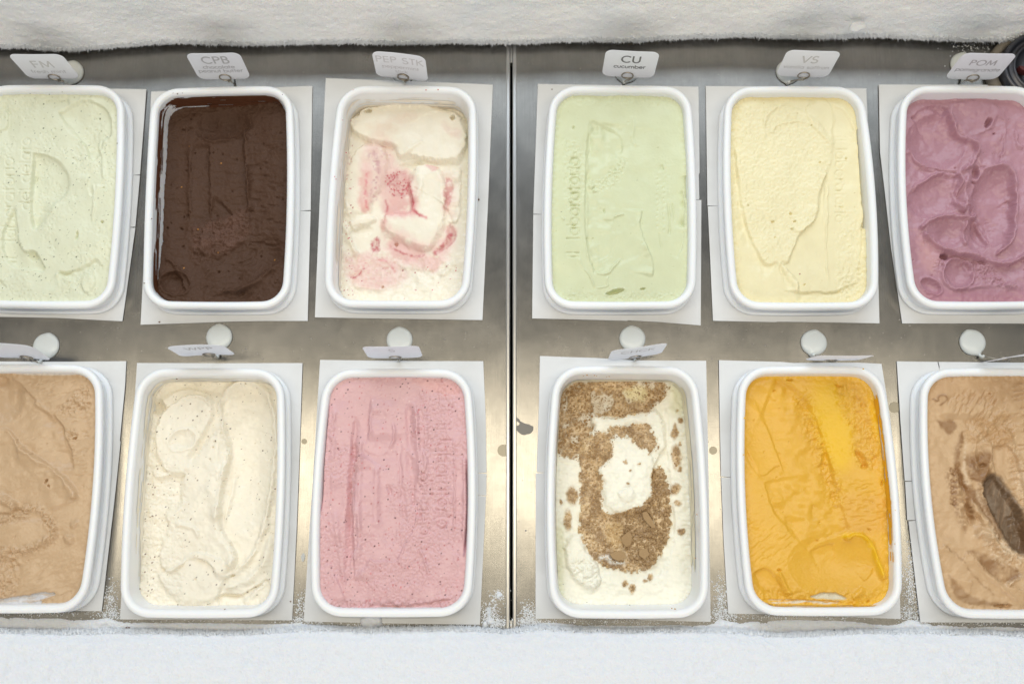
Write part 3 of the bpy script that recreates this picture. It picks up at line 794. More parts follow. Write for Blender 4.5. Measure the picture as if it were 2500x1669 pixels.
ys, xs = np.nonzero((rd > .35) & s.inside)
V = []; F = []
for _ in range(90):
    i = rng.integers(len(ys)); p = Vector((s.X[ys[i], xs[i]], s.Y[ys[i], xs[i]], s.Z[ys[i], xs[i]])); r = random.uniform(.0006, .0015); k0 = len(V); q = Matrix.Rotation(random.random() * 6, 3, Vector((random.random(), random.random(), random.random() + .1)).normalized())
    for c in ((1, 0, 0), (-1, 0, 0), (0, 1, 0), (0, -1, 0), (0, 0, 1), (0, 0, -1)): V.append(tuple(p + q @ Vector(c) * r * random.uniform(.7, 1.2)))
    for f in ((0, 2, 4), (2, 1, 4), (1, 3, 4), (3, 0, 4), (2, 0, 5), (1, 2, 5), (3, 1, 5), (0, 3, 5)): F.append(tuple(k0 + a for a in f))
M_CANDY = mat('peppermint_candy', srgb(216, 132, 136), .35, sss=.2, sss_scale=.002)
o = pymesh('candy_grains', V, F, M_CANDY, smooth=False); o['kind'] = 'stuff'; adopt(o, s.obj)
o = smear('PEP', srgb(240, 232, 220), [(.24, .80, -.008, .004, .9, 13), (.26, .76, .004, .022, .42, 15)]); tag(o, 'thin cream smears on the inner walls of the peppermint tub', 'smear', 'gelato smears on tub walls')

# ---- plain pale green cucumber
s = Surf('CU', .0215, srgb(214, 220, 172), warp=4, sat=.78)
s.cliff([(430, 1225), (385, 1110), (370, 960), (368, 700), (378, 480), (388, 370), (400, 278)], -1.2, 170, 5, .03, lip=.5)
s.cliff([(400, 278), (470, 312), (560, 345), (606, 410), (592, 520), (545, 620)], -.9, 140, 5, .12, lip=.5)
s.cliff([(545, 872), (552, 960), (555, 1060), (520, 1120), (430, 1160)], -.8, 70, 4, .06, lip=.55); s.ridge([(610, 852), (560, 858), (542, 876)], .6, 5)
s.ridge([(372, 1000), (382, 1100), (425, 1212), (505, 1222), (535, 1180), (590, 1120)], .6, 7, .08)
s.ridge([(328, 1110), (345, 1170), (395, 1215), (425, 1290), (420, 1310)], .55, 5); s.ridge([(512, 1225), (500, 1260), (512, 1295), (430, 1300)], .45, 5)
s.cliff([(716, 820), (712, 870), (697, 910), (722, 990), (750, 1070), (778, 1130), (786, 1190), (776, 1240)], 1.3, 55, 3, .05)
s.dish(552, 1325, 62, 17, -14, 3.2, .3); s.dish(720, 1306, 16, 7, -10, 2.2)
s.ridge([(655, 250), (668, 330), (648, 400), (690, 445)], .4, 7)
s.cliff([(838, 545), (850, 595)], -.8, 20, 3, .3)
s.cliff([(962, 700), (978, 790), (968, 880), (975, 940)], -1.6, 18, 3); s.cliff([(985, 615), (990, 700), (992, 760)], -1.8, 14, 3); s.cliff([(975, 950), (960, 1060), (925, 1130)], -.8, 24, 4)
s.ridge([(870, 780), (885, 860), (880, 990)], -.5, 5); s.ridge([(900, 780), (915, 900)], -.4, 4); s.ridge([(820, 960), (835, 1100)], -.3, 4)
m1, _ = s.mask([(245, 400), (340, 410), (360, 560), (365, 800), (260, 860), (240, 700)], 20); s.rough(.55, 15, m1, 4, 4)
m2, _ = s.mask([(390, 640), (470, 640), (640, 470), (600, 620), (520, 700), (440, 720), (395, 700)], 10); s.rough(.6, 12, m2, 4, 6); s.dish(410, 680, 18, 20, 0, -.9); s.dish(430, 710, 18, 8, 0, -.8)
s.ridge([(225, 870), (245, 890)], .6, 5); s.dish(488, 832, 5, 14, 0, 1.0); s.dish(297, 325, 7, 12, 0, 1)
m3 = (1 - sstep(130, 230, s.V0)); s.rough(.5, 16, m3, 4, 5); s.rough(.4, 12, sstep(1290, 1350, s.V0), 4, 9)
m4, _ = s.mask([(790, 500), (890, 500), (900, 950), (800, 950)], 20); s.rough(.18, 14, m4, 4, 11)
s.rough(.05, 9); s.rough(.7, 240, 1, 2, 5); s.pits(14, .6, 3, 7)
s.text('laboratorio', 332, 1008, 98, 'up', -.75, 5); s.text('il', 330, 1120, 98, 'up', -.65, 5)
for q in range(10): s.dish(808 + rng.uniform(-2, 2), 640 + q * 32, 9, 10, 0, .28); s.dish(848, 660 + q * 32, 9, 10, 0, .28)
s.specks(2, srgb(60, 60, 40), .0); s.specks(60, srgb(188, 194, 130), .2, k=.6)
s.build(M_GEL, 'smooth plain pale green gelato with pressed lettering, right of the black seam', gain=2.6)

# ---- pale yellow vanilla saffron
s = Surf('VS', .0195, srgb(240, 228, 176), warp=7, sat=.8)
inn, _ = s.mask([(250, 200), (420, 180), (640, 230), (820, 420), (760, 620), (715, 720), (705, 880), (620, 950), (560, 1050), (520, 1165), (470, 1140), (420, 1168), (350, 1100), (270, 920), (235, 700), (220, 500)], 14)
s.H += .5 * inn; s.rough(.30, 12, .25 + inn, 4, 3)
s.cliff([(205, 420), (228, 620), (242, 760), (278, 930), (330, 1060), (380, 1145), (420, 1172), (470, 1140)], -1.3, 60, 6, .06)
s.cliff([(768, 600), (722, 700), (712, 850), (690, 900), (622, 948), (568, 1040), (540, 1120), (522, 1170)], 1.2, 80, 5, .05, lip=.3)
s.cliff([(470, 1140), (520, 1185), (565, 1230), (597, 1275), (588, 1340)], 1.8, 50, 7, .08); s.ridge([(470, 1150), (510, 1240), (560, 1320)], -.7, 14)
s.ridge([(772, 640), (766, 900), (762, 1150), (785, 1300)], .55, 6); s.ridge([(745, 640), (742, 800), (750, 950)], .3, 6)
s.plateau([(640, 215), (700, 155), (775, 160), (812, 260), (792, 370), (806, 445), (745, 385), (660, 295)], .7, 6, -.4, 30)
s.ridge([(385, 420), (382, 300), (430, 220), (520, 180), (560, 178)], .5, 10); s.ridge([(430, 400), (440, 320), (560, 290), (660, 296), (740, 385), (800, 440)], .4, 6)
s.ridge([(780, 160), (860, 210), (920, 290), (945, 380)], .7, 10)
s.cliff([(285, 640), (320, 760), (345, 880)], -.4, 40, 5)
gap, sg = s.mask([(956, 340), (962, 420), (975, 600), (984, 780), (996, 880), (985, 930), (1060, 930), (1060, 500), (1010, 300)], 4)
s.H -= 3.2 * gap; s.tint(srgb(236, 228, 190), gap, .8)
s.cliff([(560, 1335), (700, 1322), (800, 1332), (870, 1300), (940, 1270), (1000, 1262)], -1.8, 40, 6); s.cliff([(955, 1230), (975, 1090), (985, 900)], -1.2, 40, 6)
for (a, b, r) in ((545, 850, 11), (440, 900, 11), (570, 900, 9), (553, 950, 8), (455, 993, 6), (630, 1280, 7), (728, 538, 7), (290, 800, 7), (885, 520, 6)): s.dish(a, b, r, r * .8, 20, 1.7)
s.rough(.45, 16, sstep(800, 860, s.U0) * sstep(700, 1000, s.V0), 4, 8); s.rough(.5, 20, (1 - sstep(210, 330, s.U0)) * (1 - sstep(300, 500, s.V0)), 4, 9); s.rough(.5, 18, sstep(1150, 1200, s.V0) * sstep(800, 850, s.U0), 4, 10)
s.rough(.4, 18, (1 - sstep(210, 260, s.U0)), 4, 12)
s.rough(.8, 200, 1, 2, 5); s.pits(70, .5, 2, 5)
s.text('laboratorio', 823, 455, 88, 'down', -.42, 4.5); s.text('il', 823, 380, 80, 'down', -.2)
s.tint(srgb(232, 205, 110), 1 - sstep(120, 175, s.V0), .6); s.tint(srgb(232, 208, 120), np.exp(-s.de / .004), .5)
s.specks(1, srgb(160, 30, 20), 1); s.specks(12, srgb(205, 180, 90), .3)
s.build(M_GEL, 'pale yellow gelato with a long smooth trowel mark between the green and mauve tubs', gain=2.4)

# ---- mauve pomegranate, deep folds
s = Surf('POM', .0135, srgb(184, 134, 148), warp=9, sat=.88)
s.cliff([(255, 268), (300, 232), (370, 195), (440, 186), (490, 215)], -3.2, 80, 6, .06, lip=.8)
s.dish(415, 415, 185, 165, 25, 5.5, 0, p=3.0)
s.ridge([(480, 215), (505, 290), (525, 350), (575, 400), (640, 425), (668, 455), (650, 510), (610, 570), (560, 605)], 3.4, 11, .06); s.ridge([(530, 365), (600, 410), (640, 450), (650, 490)], -1.2, 5)
s.cliff([(255, 470), (290, 545), (350, 565), (440, 585), (545, 600)], -2.8, 60, 6, .06, lip=.8)
s.dish(400, 760, 170, 120, -12, 4.0, 0, p=3.0)
s.ridge([(265, 715), (340, 645), (430, 608), (520, 606), (566, 640), (540, 710), (530, 760), (560, 815), (590, 842)], 3.2, 10, .05)
s.cliff([(600, 850), (545, 800), (518, 740), (540, 650)], -2.2, 50, 5)
s.plateau([(500, 190), (640, 165), (780, 190), (840, 300), (820, 420), (770, 540), (690, 572), (665, 460), (560, 390), (520, 320)], 1.6, 14, -1.6, 70)
s.cliff([(770, 255), (820, 275), (850, 320), (820, 350), (826, 450), (790, 545), (740, 560), (680, 580)], -2.6, 90, 6, .06, lip=.7)
s.dish(728, 300, 22, 38, 25, 5); s.dish(768, 358, 8, 6, 0, 3)
s.dish(765, 810, 150, 250, 6, 7.0, 0, p=3.2)
s.ridge([(690, 590), (770, 555), (850, 560), (890, 620), (905, 700)], 2.8, 16); s.ridge([(880, 640), (905, 740), (890, 850), (875, 960), (840, 1050), (760, 1110)], 3.4, 11, .06)
s.cliff([(870, 750), (895, 790), (890, 810)], -2, 30, 4)
s.ridge([(575, 850), (600, 760), (580, 680), (620, 590)], 1.8, 16); s.dish(655, 600, 26, 40, 10, 5); s.dish(645, 660, 24, 10, 20, 2.5)
s.ridge([(300, 950), (370, 885), (470, 862), (560, 870), (640, 885), (682, 828)], 3.0, 9, .06)
s.dish(480, 965, 125, 95, 10, 4.0); s.dish(660, 985, 75, 105, -15, 4.5); s.ridge([(600, 880), (580, 960), (590, 1050)], 1.5, 10); s.ridge([(650, 880), (710, 960), (760, 1060)], 2.2, 10)
s.ridge([(325, 965), (380, 1020), (440, 1065), (560, 1095), (660, 1105), (750, 1140), (830, 1165), (930, 1110), (1000, 1080)], 3.2, 10, .04)
s.cliff([(440, 1080), (600, 1105), (740, 1150), (840, 1175), (960, 1110)], -3.2, 70, 7, .05)
s.dish(462, 1112, 34, 20, 5, 6); s.dish(545, 1215, 95, 95, 25, 4.2, 1.5, .1); s.dish(380, 1290, 70, 45, 35, 3, .8, .12)
s.ridge([(440, 1180), (500, 1290), (590, 1315), (690, 1275), (860, 1290), (960, 1300)], 1.8, 13)
cr1, _ = s.mask([(560, 1120), (700, 1130), (780, 1180), (820, 1260), (940, 1300), (700, 1280), (620, 1200)], 12); s.rough(2.0, 18, cr1, 4, 5)
cr2, _ = s.mask([(320, 960), (400, 980), (440, 1060), (380, 1040), (330, 1010)], 8); s.rough(1.6, 16, cr2, 4, 6)
cr3, _ = s.mask([(380, 1120), (460, 1140), (450, 1210), (385, 1190)], 8); s.rough(1.4, 16, cr3, 4, 6)
s.ripple(.9, 10, 80, s.mask([(600, 780), (700, 870), (820, 900), (760, 960), (640, 860)], 15)[0], 50)
s.ridge([(890, 330), (900, 430), (940, 460)], 1.6, 10)
s.rough(.10, 9); s.rough(1.2, 110, 1, 3, 8); s.pits(16, 1.4, 3, 7)
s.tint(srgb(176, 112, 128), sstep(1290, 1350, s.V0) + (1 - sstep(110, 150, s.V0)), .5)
s.tint(srgb(206, 152, 152), s.mask([(310, 1000), (440, 1080), (400, 1200), (330, 1180)], 30)[0], .5)
s.build(M_GEL, 'mauve pomegranate gelato churned into deep folds, cut by the right edge', gain=1.9)

# ---- light brown, front left
s = Surf('COF', .021, srgb(206, 170, 126), warp=8)
s.cliff([(-40, 150), (60, 168), (118, 205), (140, 235), (200, 300), (300, 380), (355, 440), (380, 520), (412, 600), (418, 700)], -2.2, 150, 6, .04, lip=.4)
s.dish(-10, 290, 150, 150, 0, 2.5)
s.cliff([(-60, 452), (40, 460), (90, 500), (125, 565), (210, 625), (330, 700), (410, 775), (455, 860)], 2.6, 130, 8, .05, lip=.3)
s.ridge([(190, 300), (250, 345), (310, 395)], 1.2, 9)
rgh, _ = s.mask([(150, 160), (500, 170), (520, 400), (480, 780), (420, 720), (380, 480), (230, 320)], 16); s.ripple(.45, 11, 70, rgh, 51)
c1, _ = s.mask([(330, 340), (400, 300), (450, 220), (515, 210), (515, 360), (420, 360), (390, 400)], 10); s.rough(2.2, 24, c1, 5, 5); c2, _ = s.mask([(365, 480), (430, 460), (450, 500), (380, 520)], 8); s.rough(2, 18, c2, 4, 6)
s.dish(268, 758, 18, 10, -50, 3); s.dish(287, 786, 12, 7, 60, 2.5); s.dish(430, 514, 12, 9, 0, 3)
pl = s.plateau([(35, 1000), (150, 975), (250, 990), (300, 1040), (270, 1110), (160, 1150), (50, 1150), (-40, 1120), (-20, 1020)], 1.6, 7, 0)
for P in ([(-20, 850), (60, 880), (130, 930), (210, 900), (290, 990)], [(290, 1000), (330, 1060), (240, 1120), (150, 1160), (30, 1160), (-40, 1150)], [(-30, 1010), (40, 970), (150, 950)]):
    d, _, _ = s.pd(P); s.rough(3.0, 20, np.exp(-(d / 24) ** 2), 5, 7); s.H += 1.4 * np.exp(-(d / 18) ** 2)
s.plateau([(-40, 830), (30, 840), (120, 900), (60, 940), (-40, 930)], 1.6, 6)
s.plateau([(370, 1075), (420, 1075), (415, 1105), (385, 1105)], 2.0, 6); s.plateau([(415, 1000), (450, 990), (440, 1012), (412, 1016)], 1.6, 5)
bl, _ = s.mask([(-40, 1150), (120, 1170), (90, 1400), (30, 1440), (-40, 1440)], 20); s.rough(2.6, 30, bl, 5, 9)
s.ripple(.3, 11, 60, sstep(1180, 1230, s.V0), 53)
s.ripple(.10, 12, 60, 1 - rgh, 54)
s.rough(.10, 9); s.rough(.8, 160, 1, 2, 5); s.pits(30, .8, 2, 6)
gap, _ = s.mask([(-40, 1447), (60, 1425), (180, 1412), (270, 1392), (318, 1398), (280, 1420), (230, 1432), (150, 1440), (90, 1452), (180, 1450), (250, 1440), (200, 1470), (-40, 1475)], 4)
s.H -= 1.4 * gap; s.tint(srgb(214, 214, 218), gap * np.clip(1.1 + 1.2 * fbm(s.U0 / 50, s.V0 / 9, 3, 4), 0, 1), .95)
tg, _ = s.mask([(90, 128), (200, 136), (420, 138), (440, 150), (200, 150), (90, 145)], 4, raw=True); s.tint(srgb(222, 218, 212), tg, .8)
s.tint(srgb(186, 146, 98), 1 - sstep(135, 165, s.V0), .4)
s.build(M_GEL, 'light brown gelato with a crumbly smooth-centred patch, front row far left', gain=1.9)

# ---- cream with brown flecks
s = Surf('WPP', -.001, srgb(244, 235, 214), warp=8)
s.cliff([(610, 290), (603, 380), (633, 480), (656, 600), (628, 680), (606, 800), (594, 950), (612, 1040), (680, 1130), (692, 1200), (660, 1250)], 3.4, 55, 7, .03, lip=.6)
s.dish(750, 600, 160, 440, 3, 5.0)
s.cliff([(905, 380), (870, 250), (790, 185), (690, 200), (615, 290)], 0, 50, 6)
s.ridge([(612, 300), (645, 225), (700, 195), (780, 188), (850, 235), (890, 330), (912, 470), (896, 640), (880, 820), (850, 980), (805, 1120), (745, 1220), (610, 1292)], 2.6, 13, .03)
s.plateau([(285, 360), (390, 285), (470, 262), (550, 288), (566, 355), (532, 440), (470, 540), (425, 620), (412, 700), (380, 706), (310, 700), (262, 640), (240, 540), (245, 440)], 3.4, 7, .8, 40)
s.dish(395, 520, 80, 58, -20, 2.0, .5, .12)
s.plateau([(265, 300), (300, 265), (400, 232), (480, 235), (560, 270), (620, 280), (610, 330), (560, 330), (480, 262), (390, 285), (300, 340)], 1.8, 7)
s.plateau([(432, 640), (480, 590), (545, 500), (600, 470), (640, 560), (626, 680), (602, 800), (592, 1000), (606, 1060), (690, 1180), (650, 1250), (600, 1290), (560, 1195), (430, 1165), (380, 1225), (330, 1255), (270, 1240), (262, 1110), (325, 1010), (285, 930), (380, 905), (388, 780), (400, 720)], 2.6, 8, .8, 50)
s.ridge([(340, 985), (420, 995), (470, 1020), (490, 1070)], 1.3, 9); s.ridge([(670, 720), (650, 850), (620, 960), (612, 1010)], .8, 9)
s.plateau([(262, 1275), (380, 1222), (440, 1165), (520, 1150), (600, 1180), (650, 1250), (612, 1320), (580, 1415), (420, 1438), (330, 1385), (275, 1320)], 2.4, 8, .6, 40)
s.cliff([(575, 1400), (640, 1375), (720, 1385), (800, 1340), (862, 1290)], -3.0, 45, 6, .05)
s.ridge([(610, 1350), (720, 1330), (800, 1270), (850, 1200), (880, 1050)], 2.2, 16); s.ridge([(720, 1440), (780, 1400), (830, 1340), (860, 1300)], 2.4, 14)
s.dish(248, 330, 40, 50, 10, 5)
s.cliff([(410, 700), (300, 720), (225, 735)], 1.5, 20, 6); s.plateau([(220, 690), (300, 700), (330, 715), (260, 735), (225, 720)], 2, 5)
lt = (1 - sstep(380, 430, s.U0)) * sstep(560, 700, s.V0); s.ripple(.4, 13, 95, lt, 61); s.rough(.5, 14, lt, 4, 5); s.rough(.7, 22, (1 - sstep(230, 300, s.U0)), 4, 6)
s.H += 3 * sstep(1100, 1450, s.V0)
for (a, b) in ((605, 480), (575, 530), (560, 560), (545, 628), (465, 1297)): s.dish(a, b, 9, 6, 40, 1.4)
s.dish(668, 1278, 14, 7, -15, 3)
s.rough(.5, 60, 1, 3, 5); s.rough(.07, 9); s.pits(30, .5, 2, 6)
s.specks(150, srgb(88, 62, 44), .3); s.specks(150, srgb(190, 168, 130), .2, k=.6); s.specks(30, srgb(120, 70, 40), .6, mask=(s.U0 < 240) & (s.V0 > 500))
s.build(M_GEL, 'cream gelato flecked with brown dots, scooped into broad folds', meniscus=1.5, gain=1.8)
o = smear('WPP', srgb(243, 237, 222), [(.24, .80, -.001, .007, .9, 23), (.26, .74, .007, .018, .45, 25)]); tag(o, 'thin cream smears on the inner walls of the brown-flecked cream tub', 'smear', 'gelato smears on tub walls')
V = []; F = []

# ---- pink with dark specks
s = Surf('S', .0235, srgb(225, 174, 177), warp=6)
s.cliff([(388, 520), (392, 400), (402, 270)], 1.3, 110, 5, .25, lip=.3)
s.cliff([(655, 760), (662, 600), (650, 440), (640, 270)], -.0, 60, 5); s.ridge([(640, 280), (652, 440), (666, 600), (672, 780)], 1.4, 11)
s.cliff([(402, 270), (392, 400), (388, 500), (362, 530), (365, 575), (410, 590), (440, 600), (490, 580), (500, 540)], -.25, 60, 6, .1)
s.dish(288, 860, 26, 480, 3, 1.3); s.cliff([(330, 370), (300, 480), (292, 640), (290, 760), (300, 900), (306, 1050), (310, 1230), (325, 1330)], -.0, 60, 4)
s.cliff([(312, 1290), (304, 1100), (306, 960), (290, 860), (292, 660), (350, 572)], 1.6, 90, 4, .04, lip=.4)
s.ridge([(545, 480), (548, 620), (556, 800), (575, 950)], .55, 8); s.ridge([(500, 560), (535, 480), (520, 410)], .6, 8)
s.dish(505, 800, 70, 330, 2, .7)
s.cliff([(385, 1160), (420, 1185), (480, 1175), (540, 1190), (565, 1130), (640, 1000), (650, 920)], .9, 90, 5, .05, lip=.3)
s.cliff([(220, 340), (195, 390), (202, 480), (175, 510)], .6, 40, 4); s.cliff([(165, 640), (162, 900), (190, 1020), (210, 1060)], .6, 40, 4); s.cliff([(165, 1180), (210, 1280), (262, 1400)], .6, 60, 4)
s.ridge([(860, 480), (866, 800), (858, 1040)], .6, 5); s.ridge([(915, 560), (920, 900), (910, 1100)], .8, 7)
s.ridge([(600, 560), (640, 610)], .6, 8); s.cliff([(695, 560), (712, 620), (696, 690)], .7, 40, 4); s.ridge([(670, 1110), (700, 1180), (720, 1260)], .6, 6)
gr = sstep(-.12, .18, fbm(s.U0 / 140, s.V0 / 190, 2, 70)) * .8 + s.mask([(650, 240), (830, 260), (860, 900), (740, 1380), (350, 1380), (330, 1200), (560, 1190), (690, 700)], 30)[0]
s.rough(.55, 10, np.clip(gr, 0, 1), 3, 5); s.rough(.12, 8)
s.dish(500, 785, 14, 36, -20, .9); s.cliff([(880, 285), (840, 310), (820, 360)], .7, 40, 5)
s.rough(1.4, 20, sstep(1375, 1420, s.V0), 4, 9); s.cliff([(380, 1420), (560, 1430), (700, 1410), (870, 1380)], -1.3, 25, 5)
s.cliff([(150, 420), (135, 640)], -.0, 20, 4)
for P in ([(930, 620), (938, 800), (932, 1000), (915, 1150)], [(165, 320), (145, 480), (132, 640), (122, 900)]):
    d, sd, t_ = s.pd(P, raw=True); s.H -= 3.0 * np.exp(-(d / 6) ** 2) * sstep(0, .2, t_) * sstep(0, .2, 1 - t_); s.tint(srgb(150, 80, 100), np.exp(-(d / 6) ** 2), .7)
for (P, h_, w_) in (([(322, 360), (300, 620), (282, 900), (300, 1240)], -1.0, 16), ([(345, 480), (336, 800), (330, 1180)], .8, 12), ([(545, 470), (556, 720), (590, 1000)], -.7, 14), ([(700, 280), (706, 700), (690, 1000)], .7, 14), ([(610, 300), (618, 620), (640, 900)], -.8, 16), ([(200, 300), (180, 700), (210, 1050), (270, 1380)], .6, 14), ([(430, 650), (425, 1000)], .5, 16)): s.ridge(P, h_, w_, .1)
s.rough(.6, 150, 1, 2, 6); s.pits(150, .55, 2, 5, gr)
s.text('laboratorio', 766, 500, 98, 'down', -.62, 5); s.text('il', 766, 415, 96, 'down', -.55, 5); s.text('del gelato', 672, 690, 92, 'down', -.55, 5)
s.tint(srgb(232, 160, 145), s.mask([(640, 180), (840, 180), (900, 250), (820, 260), (700, 220)], 24)[0], .4)
s.specks(210, srgb(85, 45, 50), .3); s.specks(300, srgb(205, 95, 100), .35, k=.75, long=True); s.specks(250, srgb(235, 200, 196), .3, k=.6)
s.build(M_GEL, 'pink gelato peppered with dark seeds and red flecks, left of the black seam', gain=2.7)

# ---- white with biscuit crumbs
wht = srgb(245, 241, 222)
s = Surf('CHCK', -.010, wht, warp=12)
BROWN, GOLD = srgb(166, 130, 84), srgb(228, 194, 140)
U, Vv = s.U0, s.V0
s.H += 5 * sstep(1000, 1450, Vv)
isl = s.plateau([(360, 370), (430, 390), (500, 410), (560, 365), (640, 370), (700, 340), (760, 420), (770, 560), (700, 640), (695, 760), (700, 850), (650, 900), (540, 925), (400, 950), (400, 800), (420, 760), (385, 680), (450, 600), (300, 600), (300, 540), (370, 480)], 5.0, 9, 1.5, 60)
s.dish(600, 470, 90, 60, 0, 4.0); s.dish(490, 470, 50, 30, 0, 3.0); s.dish(405, 560, 60, 90, 15, 5)
s.plateau([(470, 520), (560, 500), (620, 540), (700, 620), (690, 720), (680, 860), (560, 920), (430, 900), (430, 800), (390, 680), (450, 610)], 2.4, 8, 1.2, 40)
s.plateau([(510, 815), (560, 792), (592, 820), (560, 855), (520, 860)], 2.2, 6)
BEDS = []
def bedmask(p_, w=10):
    w = 24
    BEDS.append(p_); return s.mask(p_, w, grow=9)
bed1, _ = bedmask([(165, 240), (300, 190), (430, 175), (600, 180), (760, 180), (790, 240), (700, 330), (640, 380), (560, 360), (530, 385), (440, 385), (370, 360), (350, 470), (300, 560), (240, 610), (150, 600), (150, 400)], 12)
bed2, _ = bedmask([(300, 560), (400, 480), (450, 540), (440, 620), (390, 680), (410, 800), (400, 950), (560, 925), (680, 880), (700, 760), (690, 680), (760, 680), (790, 830), (790, 1000), (760, 1120), (680, 1240), (560, 1250), (440, 1220), (350, 1150), (300, 1060), (290, 880), (310, 740)], 10)
bed3, _ = bedmask([(545, 460), (640, 420), (690, 470), (720, 560), (680, 600), (600, 530), (550, 490)], 9)
bed4, _ = bedmask([(455, 450), (520, 445), (525, 490), (460, 500)], 8); bed5, _ = bedmask([(375, 520), (440, 490), (460, 600), (400, 650), (300, 640), (290, 580)], 12)
bed = np.clip(bed1 + bed2 + bed3 + bed4 + bed5, 0, 1)
nq = fbm(U / 15, Vv / 15, 4, 141); nq2 = fbm(U / 34, Vv / 34, 3, 151); bed = sstep(.40, .66, bed + (1.5 * nq + .9 * nq2) * (1 - np.abs(2 * bed - 1)))
spots = [(825, 470, 16, 40), (830, 610, 26, 60), (855, 680, 10, 14), (828, 790, 26, 30), (842, 868, 20, 18), (858, 1032, 22, 20), (248, 825, 28, 50), (222, 960, 22, 55), (187, 862, 9, 10), (255, 610, 12, 10), (538, 1322, 18, 20), (578, 1352, 18, 22), (658, 1303, 12, 10), (684, 1285, 11, 18), (858, 405, 12, 16), (855, 545, 8, 12), (835, 352, 8, 8), (330, 155, 24, 14), (377, 152, 12, 12), (440, 160, 20, 8), (950, 935, 5, 8), (797, 988, 9, 8), (160, 1045, 7, 8), (540, 640, 10, 10), (612, 650, 7, 6), (565, 688, 8, 6), (555, 765, 10, 8)]
for (a, b, ra, rb) in spots:
    bed = np.maximum(bed, sstep(1.4, .6, np.hypot((s.U - a) / ra, (s.V - b) / rb)))
nz = fbm(U / 12, Vv / 12, 4, 41); nl = fbm(U / 60, Vv / 60, 3, 43)
halo = np.clip(sum(s.mask(p_, 60, grow=8)[0] for p_ in BEDS), 0, 1)
s.tint(srgb(232, 208, 164), halo * np.clip(.55 + .8 * fbm(U / 22, Vv / 22, 4, 171), 0, 1), .55)
holes = sstep(.16, .34, nl) * (bed1 > .3)
bedc = bed * (1 - .75 * holes)
s.H += 2.2 * bedc * (.6 + nz) ; s.H -= 2.2 * bed1
s.tint(GOLD, bedc, .95); s.tint(BROWN, bedc * np.clip(.42 + 1.8 * nz + 1.9 * nl, 0, 1), .9)
s.tint(srgb(140, 102, 64), bedc * np.clip(-nz * 2.5 - .4, 0, 1), .7)
s.tint(srgb(228, 190, 120), s.mask([(440, 990), (520, 960), (540, 1060), (500, 1130), (450, 1110)], 14)[0], .5); s.tint(srgb(240, 222, 160), s.mask([(540, 240), (640, 200), (680, 260), (640, 300), (560, 290)], 16)[0], .8)
s.plateau([(205, 1120), (240, 1050), (300, 1040), (300, 1110), (360, 1180), (400, 1250), (390, 1360), (300, 1340), (230, 1250)], 4.0, 10, 1, 30)
lp, _ = s.mask([(240, 1180), (360, 1190), (400, 1260), (390, 1370), (300, 1350), (240, 1250)], 14); s.rough(3.0, 26, lp, 5, 5)
s.ridge([(400, 1180), (450, 1175), (470, 1210), (530, 1205)], 2.4, 8); dd, _, _ = s.pd([(400, 1180), (450, 1175), (470, 1210), (530, 1205)]); s.tint(srgb(240, 236, 226), np.exp(-(dd / 11) ** 2), 1)
s.cliff([(770, 300), (790, 450), (780, 640), (800, 800), (830, 1000), (800, 1200), (700, 1300)], -2.0, 60, 9, .05)
rr = sstep(850, 880, U); s.ripple(1.2, 15, 90, rr, 63); s.rough(.9, 50, 1, 3, 7); s.rough(.10, 9)
s.dish(860, 480, 30, 24, 0, -2.2); s.rough(1.2, 14, np.exp(-np.hypot(U - 705, Vv - 510) / 30), 4, 8)
s.tint(srgb(222, 220, 170), sstep(770, 830, U) * (1 - sstep(330, 420, Vv)), .6); s.tint(srgb(214, 214, 160), (1 - sstep(180, 220, U)) * sstep(950, 1050, Vv), .5)
s.build(M_GEL_WET, 'white gelato buried under heaps of brown biscuit crumbs', meniscus=2.0, gain=1.15)
ck = s
# loose crumbs: hundreds, small: real lumps joined as one part; the biggest shards are single parts
def lumps(name, n, mask, rmin, rmax, m, lift=.3):
    ys, xs = np.nonzero((mask > .55) & s.inside); V = []; F = []
    base = [(0, 0, 1), (.9, 0, .4), (.28, .85, .4), (-.72, .53, .4), (-.72, -.53, .4), (.28, -.85, .4), (.72, .53, -.4), (-.28, .85, -.4), (-.9, 0, -.4), (-.28, -.85, -.4), (.72, -.53, -.4), (0, 0, -1)]
    tri = [(0, 1, 2), (0, 2, 3), (0, 3, 4), (0, 4, 5), (0, 5, 1), (1, 6, 2), (2, 7, 3), (3, 8, 4), (4, 9, 5), (5, 10, 1), (2, 6, 7), (3, 7, 8), (4, 8, 9), (5, 9, 10), (1, 10, 6), (6, 11, 7), (7, 11, 8), (8, 11, 9), (9, 11, 10), (10, 11, 6)]
    for _ in range(n):
        i = rng.integers(len(ys)); r = rmin + (rmax - rmin) * random.random() ** 2.5; k0 = len(V)
        p = Vector((s.X[ys[i], xs[i]], s.Y[ys[i], xs[i]], s.Z[ys[i], xs[i]] + r * lift)); q = Matrix.Rotation(random.random() * 6, 3, Vector((random.random() - .5, random.random() - .5, random.random())).normalized())
        sc = (random.uniform(.7, 1.2), random.uniform(.6, 1.1), random.uniform(.5, .9))
        for c in base: V.append(tuple(p + q @ Vector([c[e] * sc[e] * r * random.uniform(.72, 1.2) for e in range(3)])))
        F += [tuple(k0 + a for a in f) for f in tri]
    o = pymesh(name, V, F, m, smooth=False); o['kind'] = 'stuff'; adopt(o, s.obj); return o
M_CRUMB2 = mat('dark_biscuit_crumb', srgb(168, 134, 92), .85, spec=.2, bump=[(900, .6, .001, 'noise')]); M_CRUMB3 = mat('pale_biscuit_crumb', srgb(210, 176, 126), .8, spec=.2, bump=[(900, .6, .001, 'noise')])
